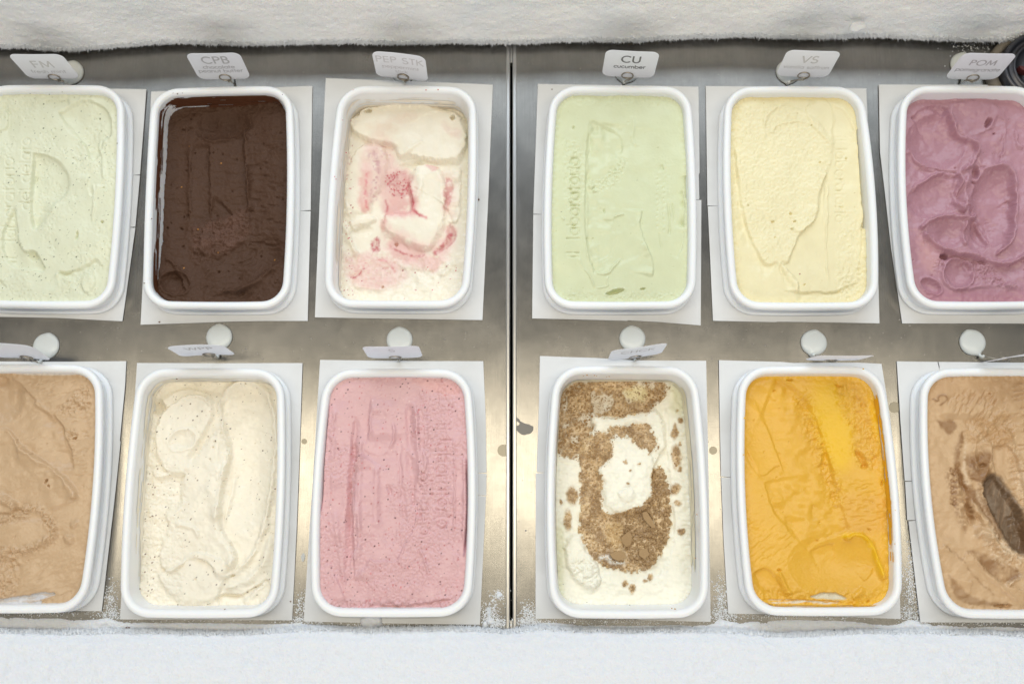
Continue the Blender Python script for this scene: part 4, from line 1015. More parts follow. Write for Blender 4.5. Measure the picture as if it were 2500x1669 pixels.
lumps('fine_crumbs', 3400, bedc, .0003, .0010, M_CRUMB3); lumps('fine_crumbs', 1500, bedc, .0003, .0011, M_CRUMB2)
lumps('fine_crumbs', 620, halo * (bedc < .4) + .0, .0003, .0010, M_CRUMB)
coarse = s.mask([(690, 700), (790, 720), (790, 1000), (740, 1180), (640, 1240), (560, 1160), (520, 960), (640, 920), (690, 850)], 8)[0]
lumps('coarse_crumbs', 420, coarse, .0012, .0030, M_CRUMB); lumps('coarse_crumbs', 260, bedc, .0009, .0020, M_CRUMB); lumps('coarse_crumbs', 170, np.clip(bed1 * (s.U0 < 360) + (bed1 * (s.U0 > 660)), 0, 1), .001, .0022, M_CRUMB2)
def shard(poly, th, lift, m=M_CRUMB):
    c = np.mean(np.array(poly, float), 0); p = s.at(*c); P = []
    for (a, b) in poly:
        q = unproj(*cpx('CHCK', a, b), p.z); P.append((q[0], q[1]))
    V = []; n = len(P); tz = (random.uniform(-.3, .3), random.uniform(-.3, .3))
    for z in (0, th):
        for (x, y) in P: V.append((x, y, p.z + lift + z + (x - p.x) * tz[0] + (y - p.y) * tz[1]))
    F = [tuple(range(n, 2 * n)), tuple(range(n))[::-1]] + [(i, (i + 1) % n, n + (i + 1) % n, n + i) for i in range(n)]
    o = pymesh('biscuit_shard', V, F, m, smooth=False); adopt(o, s.obj)
shard([(638, 925), (660, 918), (690, 960), (712, 1000), (700, 1015), (668, 985), (645, 955)], .0024, .0028, M_CRUMB)
shard([(522, 1062), (560, 1028), (582, 1055), (576, 1100), (548, 1118), (524, 1090)], .0030, .0022, M_CRUMB)
shard([(455, 1155), (490, 1140), (540, 1145), (552, 1175), (505, 1195), (470, 1180)], .0022, .0022, M_CRUMB)
shard([(622, 1130), (665, 1125), (680, 1160), (650, 1185), (620, 1165)], .0022, .0022, M_CRUMB)
o = smear('CHCK', srgb(236, 230, 206), [(0.0, .30, -.009, .010, .85, 35), (.26, .50, -.009, .002, .9, 36), (.5, .76, -.009, .008, .7, 37)]); tag(o, 'thin white gelato smears on the inner walls of the crumb covered tub', 'smear', 'gelato smears on tub walls')

# ---- bright orange
s = Surf('ORG', .0175, srgb(230, 178, 62), warp=5, sat=1)
s.cliff([(345, 165), (420, 195), (480, 240), (525, 290), (560, 350), (600, 450), (650, 600), (690, 760), (745, 960), (775, 1035)], -2.6, 150, 10, .03, lip=.3)
s.cliff([(545, 1145), (470, 1060), (400, 980), (340, 910), (305, 800), (295, 740)], -1.6, 110, 8, .05, lip=.4)
s.dish(290, 480, 140, 280, -12, 2.0); s.dish(330, 270, 150, 110, 20, 1.4)
s.cliff([(235, 290), (290, 400), (345, 530), (380, 640), (410, 720)], .9, 60, 8)
s.cliff([(190, 560), (225, 650), (280, 735), (345, 670), (385, 655)], -.9, 60, 6)
s.dish(690, 1230, 270, 185, 8, 3.8); s.cliff([(545, 1145), (620, 1110), (690, 1095)], -1.0, 60, 5)
s.ridge([(740, 1055), (765, 1075), (790, 1045), (840, 1055), (880, 1090), (912, 1150), (940, 1230), (965, 1300)], 2.6, 12, .04); s.dish(755, 1070, 26, 18, 20, -2)
s.cliff([(905, 1230), (890, 1280), (850, 1310)], 1.2, 40, 6)
s.plateau([(235, 1270), (300, 1232), (365, 1300), (400, 1390), (430, 1410), (330, 1420), (265, 1340)], -1.4, 8, -.6, 30); s.ridge([(370, 1250), (400, 1330), (440, 1390)], 1.6, 12)
s.ridge([(780, 1405), (830, 1375), (845, 1335)], 2.0, 12)
band = np.exp(-(s.pd([(500, 290), (560, 430), (600, 560), (650, 700), (700, 850)])[0] / 42) ** 2)
s.rough(2.4, 26, band, 5, 6); s.ripple(1.0, 12, 70, band, 71)
tr, _ = s.mask([(690, 180), (860, 210), (900, 420), (960, 600), (900, 700), (820, 640), (780, 560), (800, 460), (720, 380)], 26); s.rough(2.4, 34, tr, 5, 8)
s.dish(838, 620, 22, 60, -30, 3.6); s.dish(855, 665, 22, 14, 0, 2.5); s.dish(710, 210, 26, 7, 15, 2.2); s.dish(436, 176, 20, 7, -5, 2.2); s.dish(350, 236, 10, 6, -30, 1.6); s.dish(955, 755, 8, 22, 10, 2); s.dish(880, 1020, 16, 5, 40, 1.6); s.dish(878, 1425, 12, 7, -50, 2)
s.ripple(.5, 11, 84, sstep(700, 760, s.U0) * sstep(720, 780, s.V0) * (1 - sstep(950, 1040, s.V0)), 73)
s.ripple(.3, 11, 50, (1 - sstep(430, 480, s.U0)) * sstep(950, 1040, s.V0) * (1 - sstep(1190, 1250, s.V0)), 74)
s.dish(376, 1248, 12, 9, 0, 1.6); s.dish(595, 1083, 9, 7, 0, 1.2)
s.rough(.9, 20, sstep(1330, 1380, s.V0), 4, 9); s.rough(.09, 9); s.rough(.7, 200, 1, 2, 5); s.pits(40, .8, 2, 6)
YEL = srgb(240, 192, 14)
ym = np.clip(s.mask([(580, 180), (720, 200), (780, 330), (800, 500), (780, 640), (700, 700), (620, 600), (600, 480), (560, 340)], 60)[0] + .9 * s.mask([(880, 300), (930, 350), (1000, 600), (960, 620), (900, 460)], 26)[0], 0, 1)
s.tint(YEL, ym, .8); d, _, _ = s.pd([(740, 1055), (790, 1045), (850, 1060), (900, 1130), (950, 1260)]); s.tint(YEL, np.exp(-(d / 16) ** 2), .8); s.tint(YEL, np.exp(-s.de / .003) * (s.U0 > 300), .7)
s.tint(srgb(232, 178, 74), s.mask([(400, 360), (540, 360), (700, 720), (640, 780), (460, 500)], 50)[0], .35); s.tint(srgb(232, 180, 84), tr, .4); s.tint(srgb(224, 166, 76), sstep(780, 860, s.V0) * sstep(700, 760, s.U0) * (1 - sstep(1000, 1060, s.V0)), .4)
gp, _ = s.mask([(555, 1395), (620, 1378), (690, 1378), (745, 1400), (752, 1412), (680, 1408), (600, 1405)], 4); s.H -= 1.6 * gp; s.tint(srgb(222, 214, 190), gp, .95)
g2, _ = s.mask([(300, 1412), (380, 1418), (430, 1415), (520, 1422), (640, 1418), (720, 1425), (690, 1440), (560, 1436), (430, 1440), (350, 1438)], 4); s.tint(srgb(224, 220, 208), g2 * np.clip(.5 + 2.4 * fbm(s.U0 / 60, s.V0 / 7, 3, 9), 0, 1), .9); s.H -= 1 * g2
s.build(M_GEL, 'bright orange gelato with a long diagonal scoop trough', gain=1.65)
GP = srgb(232, 176, 40)
o = smear('ORG', GP, [(0.0, .27, .0140, .0270, .50, 44), (.78, .96, .0175, .0262, .6, 45), (.02, .12, .0175, .0285, .6, 46)]); tag(o, 'bright orange gelato streaked along the right inner wall of its tub', 'smear', 'gelato smears on tub walls')

# ---- brown with a dark hollow
s = Surf('LAT', .0225, srgb(208, 168, 118), warp=11)
CAR, DK = srgb(148, 100, 44), srgb(92, 68, 46)
U, Vv = s.U0, s.V0
s.H += 2.4 * (1 - sstep(360, 410, Vv)) * sstep(240, 300, U)
s.ripple(1.6, 12, 30, s.mask([(300, 290), (460, 240), (600, 250), (660, 360), (560, 380), (420, 380), (330, 360)], 24)[0], 81)
ho, sg = s.mask([(515, 750), (555, 712), (600, 722), (640, 790), (700, 870), (740, 980), (770, 1100), (740, 1160), (660, 1110), (600, 1010), (560, 920), (520, 840)], 16, grow=14)
s.H -= 7.0 * sstep(0, 40, sg) * (sg > 0); s.H += .5 * np.exp(-((sg + 12) / 12) ** 2)
s.plateau([(560, 560), (640, 545), (690, 590), (720, 700), (760, 900), (700, 850), (640, 780), (580, 700)], -3.0, 7)
s.cliff([(470, 560), (520, 530), (570, 560), (560, 650), (530, 700), (515, 760)], 1.8, 60, 7, .05, lip=.4)
s.ridge([(345, 640), (380, 720), (410, 830), (440, 960), (470, 1010)], -2.6, 14); s.ridge([(420, 860), (430, 940), (450, 1000)], -2.2, 10)
s.ridge([(430, 840), (480, 930), (530, 1000), (560, 1080), (620, 1150), (700, 1170)], 3.4, 20); s.dish(478, 950, 14, 40, -25, 3)
s.ridge([(460, 1050), (500, 1025), (540, 1060), (525, 1110)], 3.2, 15)
s.cliff([(400, 1140), (470, 1180), (540, 1270), (630, 1340), (760, 1360)], 1.8, 60, 7, .05); s.ridge([(640, 1340), (690, 1290), (740, 1260)], 2.0, 10)
tp, _ = s.mask([(400, 420), (470, 380), (640, 370), (690, 430), (680, 540), (600, 550), (500, 520), (420, 520)], 24); s.rough(3.0, 46, tp, 5, 7)
rg, _ = s.mask([(540, 1000), (640, 1080), (740, 1170), (700, 1250), (560, 1180), (500, 1100)], 22); s.rough(3.0, 36, rg, 5, 8)
ed = np.exp(-(s.pd([(680, 560), (720, 700), (740, 860), (760, 1000)])[0] / 26) ** 2); s.rough(2.6, 28, ed, 5, 5)
s.ripple(1.3, 13, 80, sstep(650, 700, U) * (1 - sstep(1000, 1100, Vv)), 83)
s.ridge([(470, 560), (500, 530), (560, 540)], 1.4, 7); s.dish(505, 660, 28, 10, -5, 2.4)
s.dish(620, 1448, 60, 10, 0, 4); s.dish(540, 257, 8, 7, 0, 2); s.cliff([(280, 1100), (300, 1130), (320, 1120)], 1, 30, 4); s.cliff([(445, 1300), (430, 1400), (370, 1400)], .8, 60, 5)
s.ridge([(450, 1170), (540, 1290), (640, 1380), (760, 1440)], 1.0, 10)
s.rough(.10, 9); s.rough(1.0, 120, 1, 3, 5); s.pits(20, .8, 2, 6)
nl = fbm(U / 50, Vv / 50, 4, 91); nz = fbm(U / 14, Vv / 14, 4, 92)
st_ = s.mask([(400, 470), (350, 600), (380, 700), (440, 800), (520, 860), (560, 950), (640, 1060), (600, 1040), (500, 900), (430, 840), (370, 740), (345, 640), (370, 520)], 16)[0]
s.tint(CAR, st_ * np.clip(1.3 + 1.2 * nl, 0, 1), .95)
s.tint(srgb(196, 150, 92), tp * np.clip(.5 + 2.2 * nl, 0, 1), .9)
s.tint(CAR, s.mask([(400, 620), (560, 560), (560, 700), (520, 800), (440, 820), (410, 720)], 30)[0] * np.clip(.7 + 2 * nl, 0, 1), .9)
s.tint(CAR, s.mask([(430, 1140), (540, 1170), (640, 1230), (740, 1260), (640, 1330), (540, 1260), (480, 1200)], 16)[0] * np.clip(1 + 1.2 * nl, 0, 1), .85)
s.tint(CAR, s.mask([(255, 410), (360, 405), (330, 490), (285, 460)], 10)[0], .8); s.tint(CAR, s.mask([(300, 700), (330, 660), (380, 760), (400, 900), (420, 1050), (380, 1000), (330, 850)], 14)[0] * np.clip(.8 + 1.8 * nz, 0, 1), .6)
PALE = srgb(228, 198, 158)
s.tint(PALE, rg * np.clip(.3 + 2.2 * nz, 0, 1), .8); s.tint(PALE, ed * np.clip(.5 + 2 * nl, 0, 1), .6)
for P_, c_, w_, k_ in (([(470, 820), (520, 930), (580, 1050), (640, 1130), (720, 1180)], PALE, 14, .85), ([(440, 780), (490, 880), (560, 1000), (600, 1070)], CAR, 12, .9), ([(395, 500), (365, 600), (380, 720), (420, 830), (455, 960)], CAR, 11, .85), ([(420, 520), (395, 640), (420, 760)], PALE, 10, .7), ([(460, 1060), (500, 1035), (532, 1070), (520, 1110)], PALE, 12, .8), ([(640, 1330), (700, 1290), (760, 1270)], PALE, 10, .7), ([(300, 1110), (380, 1180), (460, 1290), (560, 1380)], CAR, 7, .5)):
    d_, _, t_ = s.pd(P_); s.tint(c_, np.exp(-(d_ / w_) ** 2) * np.clip(.8 + 1.2 * nz, 0, 1), k_)
s.ridge([(500, 720), (490, 800), (540, 920), (610, 1040), (690, 1130)], 1.8, 9); s.ridge([(470, 480), (450, 600), (470, 700)], 1.4, 12); s.ridge([(600, 440), (650, 470), (690, 560)], 1.3, 10)
s.tint(srgb(150, 118, 88), s.mask([(430, 640), (480, 640), (490, 690), (440, 700)], 14)[0] * np.clip(.4 + 2 * nz, 0, 1), .35)
s.tint(DK, ho, .85); s.tint(srgb(150, 116, 80), ho * np.clip(fbm(U / 9 + Vv / 40, Vv / 60, 4, 95) * 2.4, 0, 1), .6); s.tint(srgb(120, 84, 48), s.mask([(725, 980), (800, 960), (800, 1200), (740, 1180)], 20)[0], .7)
s.tint(CAR, s.mask([(320, 1280), (440, 1420), (700, 1440), (430, 1445), (340, 1380)], 10)[0], .6)
s.tint(srgb(192, 146, 92), (1 - sstep(250, 380, Vv)), .5)
d, _, _ = s.pd([(225, 285), (255, 300), (250, 270), (285, 262), (300, 290), (265, 320)], raw=True); s.tint(CAR, np.exp(-(d / 5) ** 2), .8); s.ridge([(225, 285), (255, 300), (250, 270), (285, 262), (300, 290)], .8, 6)
s.text('29 3 63 99', 326, 672, 46, 'down', -.8, 3.5)
m_ = np.zeros(U.shape)
for sk in text_strokes('29 3 63 99')[0]:
    P = [np.array((326 + q[1] * 46, 672 + q[0] * 46)) for q in sk]
    for i in range(len(P) - 1):
        for f in np.linspace(0, 1, 5): q = P[i] * (1 - f) + P[i + 1] * f; m_ = np.maximum(m_, np.exp(-((U - q[0]) ** 2 + (Vv - q[1]) ** 2) / 14))
s.tint(srgb(150, 100, 54), m_, .7)
s.build(M_GEL, 'brown gelato streaked with darker syrup around a dark hollow, front row far right')


# ------------------------------------------------------------------ sign holders and cards
# holder root, disc centre, ring centre, card bottom centre (photograph pixels), yaw, lean, lines, ink
SIGN = {
 'FM': ((166, 207), (172, 176), (133, 187), (134, 192), 0, 6, [('FM', .40, .48), ('fresh mint', .66, .25)], .60),
 'CPB': ((572, 208), (563, 160), (550, 187), (549.5, 193), 1, 8, [('CPB', .52, .63), ('chocolate', .60, .43), ('peanut butter', .84, .28)], .50),
 'PEP': ((989, 208), (985, 172), (984, 189), (983, 192.5), -6.7, 7, [('PEP STK', .90, .62), ('peppermint', .70, .40), ('stick', .24, .23)], .66),
 'CU': ((1522, 208), (1530, 172), (1532, 184.5), (1532, 188), -3, 8, [('CU', .37, .58), ('cucumber', .60, .36)], .14),
 'VS': ((1922, 208), (1926, 174), (1962, 183.5), (1957, 187.4), -2, 8, [('VS', .33, .56), ('vanilla saffron', .86, .33)], .58),
 'POM': ((2345, 205), (2352, 156), (2375, 188), (2369, 193.5), -1, 8, [('POM', .50, .56), ('pomegranate', .84, .33)], .46),
 'COF': ((102, 886), (111, 844), (65, 871), (62, 875), -3, 9, [], .5),
 'WPP': ((535, 873), (534, 822), (510, 866), (510, 867), 1.8, 3, [('WPP', .50, .56)], .5),
 'S': ((975, 883), (975, 829), (965, 873), (966, 873), 1, 5, [('S', .12, .58)], .60),
 'CHCK': ((1549, 882), (1544.5, 826), (1551, 872.5), (1549, 872), 8, 4, [('CHCK', .62, .56)], .55),
 'ORG': ((1981, 869), (1988, 836), (2028, 877), (2030, 878.7), 0, -3, [], .5),
 'LAT': ((2391, 873), (2376, 835), (2449, 871), (2449, 876), 9, -3, [], .5)}
GL['y'] = (.42, [[(.0, .5), (.19, 0)], [(.38, .5), (.10, -.24)]])
GL['w'] = (.66, [[(.0, .5), (.16, 0), (.31, .5), (.46, 0), (.62, .5)]])
CARD_LABEL = {
 'FM': 'white sign card printed FM fresh mint, clipped upright at back left',
 'CPB': 'white sign card printed CPB chocolate peanut butter above the chocolate tub',
 'PEP': 'white sign card printed PEP STK peppermint stick above the pink swirled tub',
 'CU': 'white sign card printed CU cucumber with the darkest letters',
 'VS': 'white sign card printed VS vanilla saffron above the yellow tub',
 'POM': 'white sign card printed POM pomegranate next to the metal canister',
 'COF': 'foreshortened white sign card behind the light brown tub at the left edge',
 'WPP': 'foreshortened white sign card with faint letters behind the brown-flecked cream tub',
 'S': 'foreshortened white sign card with a faint S behind the speckled pink tub',
 'CHCK': 'tilted white sign card with letters CHCK behind the crumb covered tub',
 'ORG': 'blank-looking white sign card seen edge on behind the bright orange tub',
 'LAT': 'white sign card seen edge on, twisted, behind the dark hollowed brown tub'}
HOLD_LABEL = {
 'FM': 'round grey clip base with wire ring holding the fresh mint card',
 'CPB': 'clip base with wire ring almost hidden behind the chocolate peanut butter card',
 'PEP': 'clip base with wire ring hidden behind the peppermint stick card',
 'CU': 'clip base with wire ring gripping the cucumber card',
 'VS': 'round grey clip base with wire ring sticking out left of the vanilla saffron card',
 'POM': 'round grey clip base with wire ring holding the pomegranate card',
 'COF': 'round grey clip base with wire ring at far left between the two tub rows',
 'WPP': 'round grey clip base with pink smudges below the chocolate tub',
 'S': 'round grey clip base half hidden by the card behind the speckled pink tub',
 'CHCK': 'round grey clip base behind the tilted card of the crumb covered tub',
 'ORG': 'round grey clip base above the edge-on card of the bright orange tub',
 'LAT': 'round grey clip base at far right between the mauve tub and the hollowed brown tub'}
def tube(pts, r, name, m, parent, ns=8):
    pts = [Vector(p) for p in pts]; V = []; F = []
    up = Vector((0.13, .2, 1)).normalized()
    for i, p in enumerate(pts):
        tg = (pts[min(i + 1, len(pts) - 1)] - pts[max(i - 1, 0)]).normalized()
        n1 = tg.cross(up)
        if n1.length < .05: n1 = tg.cross(Vector((1, 0, 0)))
        n1.normalize(); up = n1.cross(tg).normalized(); n2 = tg.cross(n1)
        for j in range(ns):
            a = 2 * math.pi * j / ns; V.append(p + n1 * (r * math.cos(a)) + n2 * (r * math.sin(a)))
    for i in range(len(pts) - 1):
        for j in range(ns):
            F.append((i * ns + j, i * ns + (j + 1) % ns, (i + 1) * ns + (j + 1) % ns, (i + 1) * ns + j))
    F.append(tuple(range(ns))[::-1]); F.append(tuple((len(pts) - 1) * ns + j for j in range(ns)))
    return pymesh(name, V, F, m, parent)
INK = {}
def ink(v):
    if v not in INK: INK[v] = mat('printed_ink', (v, v * .98, v * 1.0), .5)  # pale values put glare, along with frost fade, into the ink colour
    return INK[v]
CW, CH, CR = .0575, .050, .0085
for k, (rt, dc, rg, cb, yaw, lean, lines, inkv) in SIGN.items():
    root_p = Vector(unproj(*rt, .0)); disc_c = Vector(unproj(*dc, .003)); ring_c = Vector(unproj(*rg, .0255)); card_b = Vector(unproj(*cb, .022))
    # --- the holder
    h = empty('sign_clip', (root_p.x, root_p.y, 0)); tag(h, HOLD_LABEL[k], 'sign clip', 'sign clips with round grey bases')
    V = []; F = []; nr, ns = 9, 48
    dirr = (root_p - disc_c); dirr.z = 0; ang0 = math.atan2(dirr.y, dirr.x); dist = dirr.length
    R0 = .0142
    for j in range(ns):
        a = 2 * math.pi * j / ns; da = (a - ang0 + math.pi) % (2 * math.pi) - math.pi
        db = (a - (ang0 + math.pi) + math.pi) % (2 * math.pi) - math.pi
        R = R0 * (1 + .16 * max(0, 1 - abs(da) / .35) ** 1.6 + .07 * max(0, 1 - abs(db) / .45) ** 1.3)
        for (q, z) in ((0, .0045), (.35, .0044), (.6, .0042), (.8, .0038), (.92, .0031), (.98, .0021), (1, .0010), (.97, .0001), (.5, .0001)):
            V.append((disc_c.x + R * q * math.cos(a), disc_c.y + R * q * math.sin(a), z))
    for j in range(ns):
        for i in range(nr - 1):
            F.append((j * nr + i, j * nr + i + 1, ((j + 1) % ns) * nr + i + 1, ((j + 1) % ns) * nr + i))
    pymesh('base', V, F, M_DISC, h)
    # translucent neck running from the disc to the wire
    d2 = dirr.normalized(); ps = [disc_c + d2 * (R0 * .9) + Vector((0, 0, -.001)), disc_c + d2 * min(dist * .9, R0 * 1.15) + Vector((0, 0, .0005)), root_p + Vector((0, 0, .006)), root_p + Vector((0, 0, .010))]
    tube(ps, .0016, 'neck', M_DISC, h, 8)
    ya = math.radians(yaw); le = math.radians(lean)
    ex = Vector((math.cos(ya), math.sin(ya), 0)); back = Vector((-math.sin(ya), math.cos(ya), 0))
    ey = Vector((0, 0, 1)) * math.cos(le) + back * math.sin(le); nz = ex.cross(ey)   # nz towards the viewer
    # card stands in its own plane; the ring grips it front and back
    ring_in = card_b + ex * ((ring_c - card_b).dot(ex)) + ey * .0035
    pts = []
    turns = 2.05
    for i in range(64):
        f = i / 63; a = -math.pi / 2 + .35 + turns * 2 * math.pi * f
        pts.append(ring_in + ex * (.0062 * math.cos(a)) + ey * (.0062 * math.sin(a)) + nz * (.0017 - .0034 * f))
    leg0 = root_p + Vector((0, 0, .004))
    leg = [leg0, leg0 + Vector((0, 0, .005)), leg0.lerp(pts[0], .5) + Vector((0, 0, .004)), pts[0] - ey * .0015]
    leg = [Vector(p) for p in smooth_line([np.array(q) for q in leg], 2)]
    tube(leg + pts, .00072, 'wire_ring', M_WIRE, h, 7)
    # --- the card
    c = empty('sign_card', tuple(card_b)); tag(c, CARD_LABEL[k], 'sign card', 'sign cards standing behind the tubs')
    P = []
    for (cx, cy, a0) in ((CW / 2 - CR, CH - CR, 0), (-CW / 2 + CR, CH - CR, 90), (-CW / 2 + CR, CR, 180), (CW / 2 - CR, CR, 270)):
        for i in range(9):
            t_ = math.radians(a0 + 90 * i / 8); P.append((cx + CR * math.cos(t_), cy + CR * math.sin(t_)))
    th = .00045; curl = .0012 * (1 if k in ('PEP', 'LAT', 'WPP', 'COF') else -.5)
    def on_card(x, y, d):
        return card_b + ex * x + ey * y + nz * (d + curl * ((x / (CW / 2)) ** 2 - .5) + .0008 * (y / CH) ** 2)
    # columns of quads so the sheet can curl
    cols = sorted(set([round(p[0], 6) for p in P] + [round(-CW / 2 + CW * i / 12, 6) for i in range(13)]))
    def ylim(x):
        e = max(0, abs(x) - (CW / 2 - CR)); dy = CR - math.sqrt(max(0, CR * CR - e * e)); return dy, CH - dy
    V = []; F = []
    for x in cols:
        lo, hi = ylim(x)
        for d in (th / 2, -th / 2):
            for j in range(5): V.append(on_card(x, lo + (hi - lo) * j / 4, d))
    for i in range(len(cols) - 1):
        a, b = i * 10, (i + 1) * 10
        for j in range(4):
            F.append((a + j, b + j, b + j + 1, a + j + 1)); F.append((a + 5 + j, a + 6 + j, b + 6 + j, b + 5 + j))
        F.append((a + 4, b + 4, b + 9, a + 9)); F.append((a, a + 5, b + 5, b))
    n_ = (len(cols) - 1) * 10
    F.append((0, 1, 2, 3, 4, 9, 8, 7, 6, 5)); F.append((n_ + 5, n_ + 6, n_ + 7, n_ + 8, n_ + 9, n_ + 4, n_ + 3, n_ + 2, n_ + 1, n_))
    pymesh('card', V, F, M_CARD, c, smooth=False)
    V = []; F = []
    for (txt, em_, yy) in lines:
        em = CW * em_ / text_strokes(txt)[1]
        sk, wd = text_strokes(txt); x0 = -wd * em / 2; hw = em * (.058 if em > .01 else .062)
        for s_ in sk:
            L = [(x0 + q[0] * em, yy * CH + q[1] * em) for q in s_]
            for i in range(len(L) - 1):
                (x1, y1), (x2, y2) = L[i], L[i + 1]; dx, dy = x2 - x1, y2 - y1; l = math.hypot(dx, dy) or 1
                ux, uy = dx / l, dy / l; e = hw * .5; nx_, ny_ = -uy * hw, ux * hw
                b = len(V)
                for (xx, yyy) in ((x1 - ux * e + nx_, y1 - uy * e + ny_), (x1 - ux * e - nx_, y1 - uy * e - ny_), (x2 + ux * e - nx_, y2 + uy * e - ny_), (x2 + ux * e + nx_, y2 + uy * e + ny_)):
                    V.append(on_card(xx, yyy, th / 2 + .00022 + (i % 2) * .00002))
                F.append((b, b + 1, b + 2, b + 3))
    if V: pymesh('lettering', V, F, ink(inkv), c, smooth=False)

# ------------------------------------------------------------------ frost on the cabinet walls
def spikes(name, pts, dirs, lens, rad, m, parent=None):
    V = []; F = []
    for p, d, l in zip(pts, dirs, lens):
        d = Vector(d).normalized(); a = d.orthogonal().normalized(); b = d.cross(a); r = rad * random.uniform(.6, 1.3); k0 = len(V); rot = random.random() * 6
        for j in range(3):
            t_ = rot + j * 2.094; V.append(Vector(p) + a * (r * math.cos(t_)) + b * (r * math.sin(t_)))
        mid = Vector(p) + d * (l * .6)
        V.append(Vector(p) + d * l)
        F += [(k0, k0 + 1, k0 + 3), (k0 + 1, k0 + 2, k0 + 3), (k0 + 2, k0, k0 + 3)]
    return npmesh(name, [tuple(v) for v in V], F, m, parent, smooth=False)

def frost_sheet(edge_px, zedge, prof, label, fringe_dir, seed, name='frost', lump=1.0, m=None):
    """edge_px: polyline of the fuzzy edge on the photograph; prof: list of (dy, z) from the edge"""
    ex_ = np.array([p[0] for p in edge_px]); ey_ = np.array([p[1] for p in edge_px])
    xs_px = np.linspace(-180, 2700, 1150)
    Yp = np.interp(xs_px, ex_, ey_)
    E = np.array([unproj(a, b, zedge) for a, b in zip(xs_px, Yp)])
    pr = np.array(prof); seg = np.concatenate([[0], np.cumsum(np.hypot(np.diff(pr[:, 0]), np.diff(pr[:, 1])))])
    ns = int(seg[-1] / .0011); s_ = np.linspace(0, seg[-1], ns)
    dy = np.interp(s_, seg, pr[:, 0]); z = np.interp(s_, seg, pr[:, 1])
    ty = np.gradient(dy, s_); tz = np.gradient(z, s_)
    n = np.stack([-tz, ty], 1)
    if fringe_dir > 0: pass
    Xg = np.repeat(E[:, 0][:, None], ns, 1); Yg = E[:, 1][:, None] + dy[None, :]; Zg = np.repeat(z[None, :], len(E), 0)
    S = np.repeat(s_[None, :], len(E), 0)
    a = Xg / .001; b = S / .001
    h = 2.6 * fbm(a / 70, b / 40, 3, seed) + (1.5 if fringe_dir > 0 else .9) * fbm(a / 9, b / 7, 3, seed + 2) + 1.0 * np.abs(fbm(a / 3.8, b / 3.4, 3, seed + 4)) + .10 * fbm(a / 1.2, b / 1.2, 1, seed + 7)
    h = h * .001 * lump * .8
    sgn = 1 if fringe_dir < 0 else -1      # outward normal side
    Yg = Yg + sgn * n[:, 0][None, :] * h * 1.0; Zg = Zg + sgn * n[:, 1][None, :] * h
    nx = len(E)
    V = np.stack([Xg.ravel(), Yg.ravel(), Zg.ravel()], 1)
    i = np.arange(nx - 1)[:, None]; j = np.arange(ns - 1)[None, :]
    q = (i * ns + j).ravel()
    F = np.stack([q, q + 1, q + ns + 1, q + ns], 1)
    if sgn > 0: F = F[:, ::-1]
    root = npmesh(name, V, F, m or M_FROST)
    tag(root, label, 'frost', kind='stuff')
    EJ = int(np.argmin(Yg[nx // 2] * (-fringe_dir)))
    # needles standing out of the sheet, thickest along the free edge
    P = []; D = []; Ln = []
    for _ in range(26000):
        ii = random.randrange(1, nx - 1)
        edge = random.random() < .72
        jj = int(random.gauss(0, 2.2)) + EJ if edge else random.randrange(EJ, ns)
        jj = min(ns - 1, jj)
        if not edge: continue
        P.append((Xg[ii, jj], Yg[ii, jj], Zg[ii, jj]))
        if edge:
            D.append((random.gauss(0, .6), fringe_dir * random.uniform(.3, 1.2), random.uniform(-.1, .8))); Ln.append(random.uniform(.0024, .0060) * (1.4 if random.random() < .08 else 1))
        else:
            D.append((random.gauss(0, .5), sgn * n[jj, 0] + random.gauss(0, .4), sgn * n[jj, 1] + random.gauss(0, .4))); Ln.append(random.uniform(.0008, .0017))
    o = spikes('needles', P, D, Ln, .0010, M_ICE, root); o['kind'] = 'stuff'
    return root
BACK_EDGE = [(-200, 112), (0, 112), (60, 115), (140, 120), (200, 119), (270, 113), (415, 103), (520, 105), (700, 103), (830, 102), (950, 104), (1100, 101), (1240, 101), (1400, 97), (1560, 97), (1620, 91), (1700, 87), (1850, 87), (2000, 89), (2150, 89), (2300, 93), (2440, 96), (2475, 92), (2720, 40)]
frost_sheet(BACK_EDGE, .010, [(.012, .004), (.004, .006), (.0, .010), (.0005, .018), (.004, .035), (.010, .07), (.015, .110), (.02, .122), (.034, .125)],
            'thick white frost on the back wall of the cabinet above the steel lids', -1, 31, m=M_FROST2)
FRONT_EDGE = [(-200, 1541), (0, 1541), (150, 1544), (300, 1540), (460, 1545), (600, 1543), (760, 1538), (900, 1538), (1040, 1537), (1180, 1538), (1240, 1542), (1300, 1535), (1500, 1540), (1640, 1541), (1760, 1541), (1890, 1550), (2000, 1547), (2120, 1544), (2260, 1540), (2400, 1546), (2500, 1551), (2720, 1551)]
frost_sheet(FRONT_EDGE, .012, [(-.012, .003), (-.004, .006), (.0, .012), (-.002, .018), (-.010, .026), (-.030, .034), (-.07, .044), (-.16, .060)],
            'snow-like frost bank along the front lip of the cabinet at the bottom', 1, 61, lump=1.15)

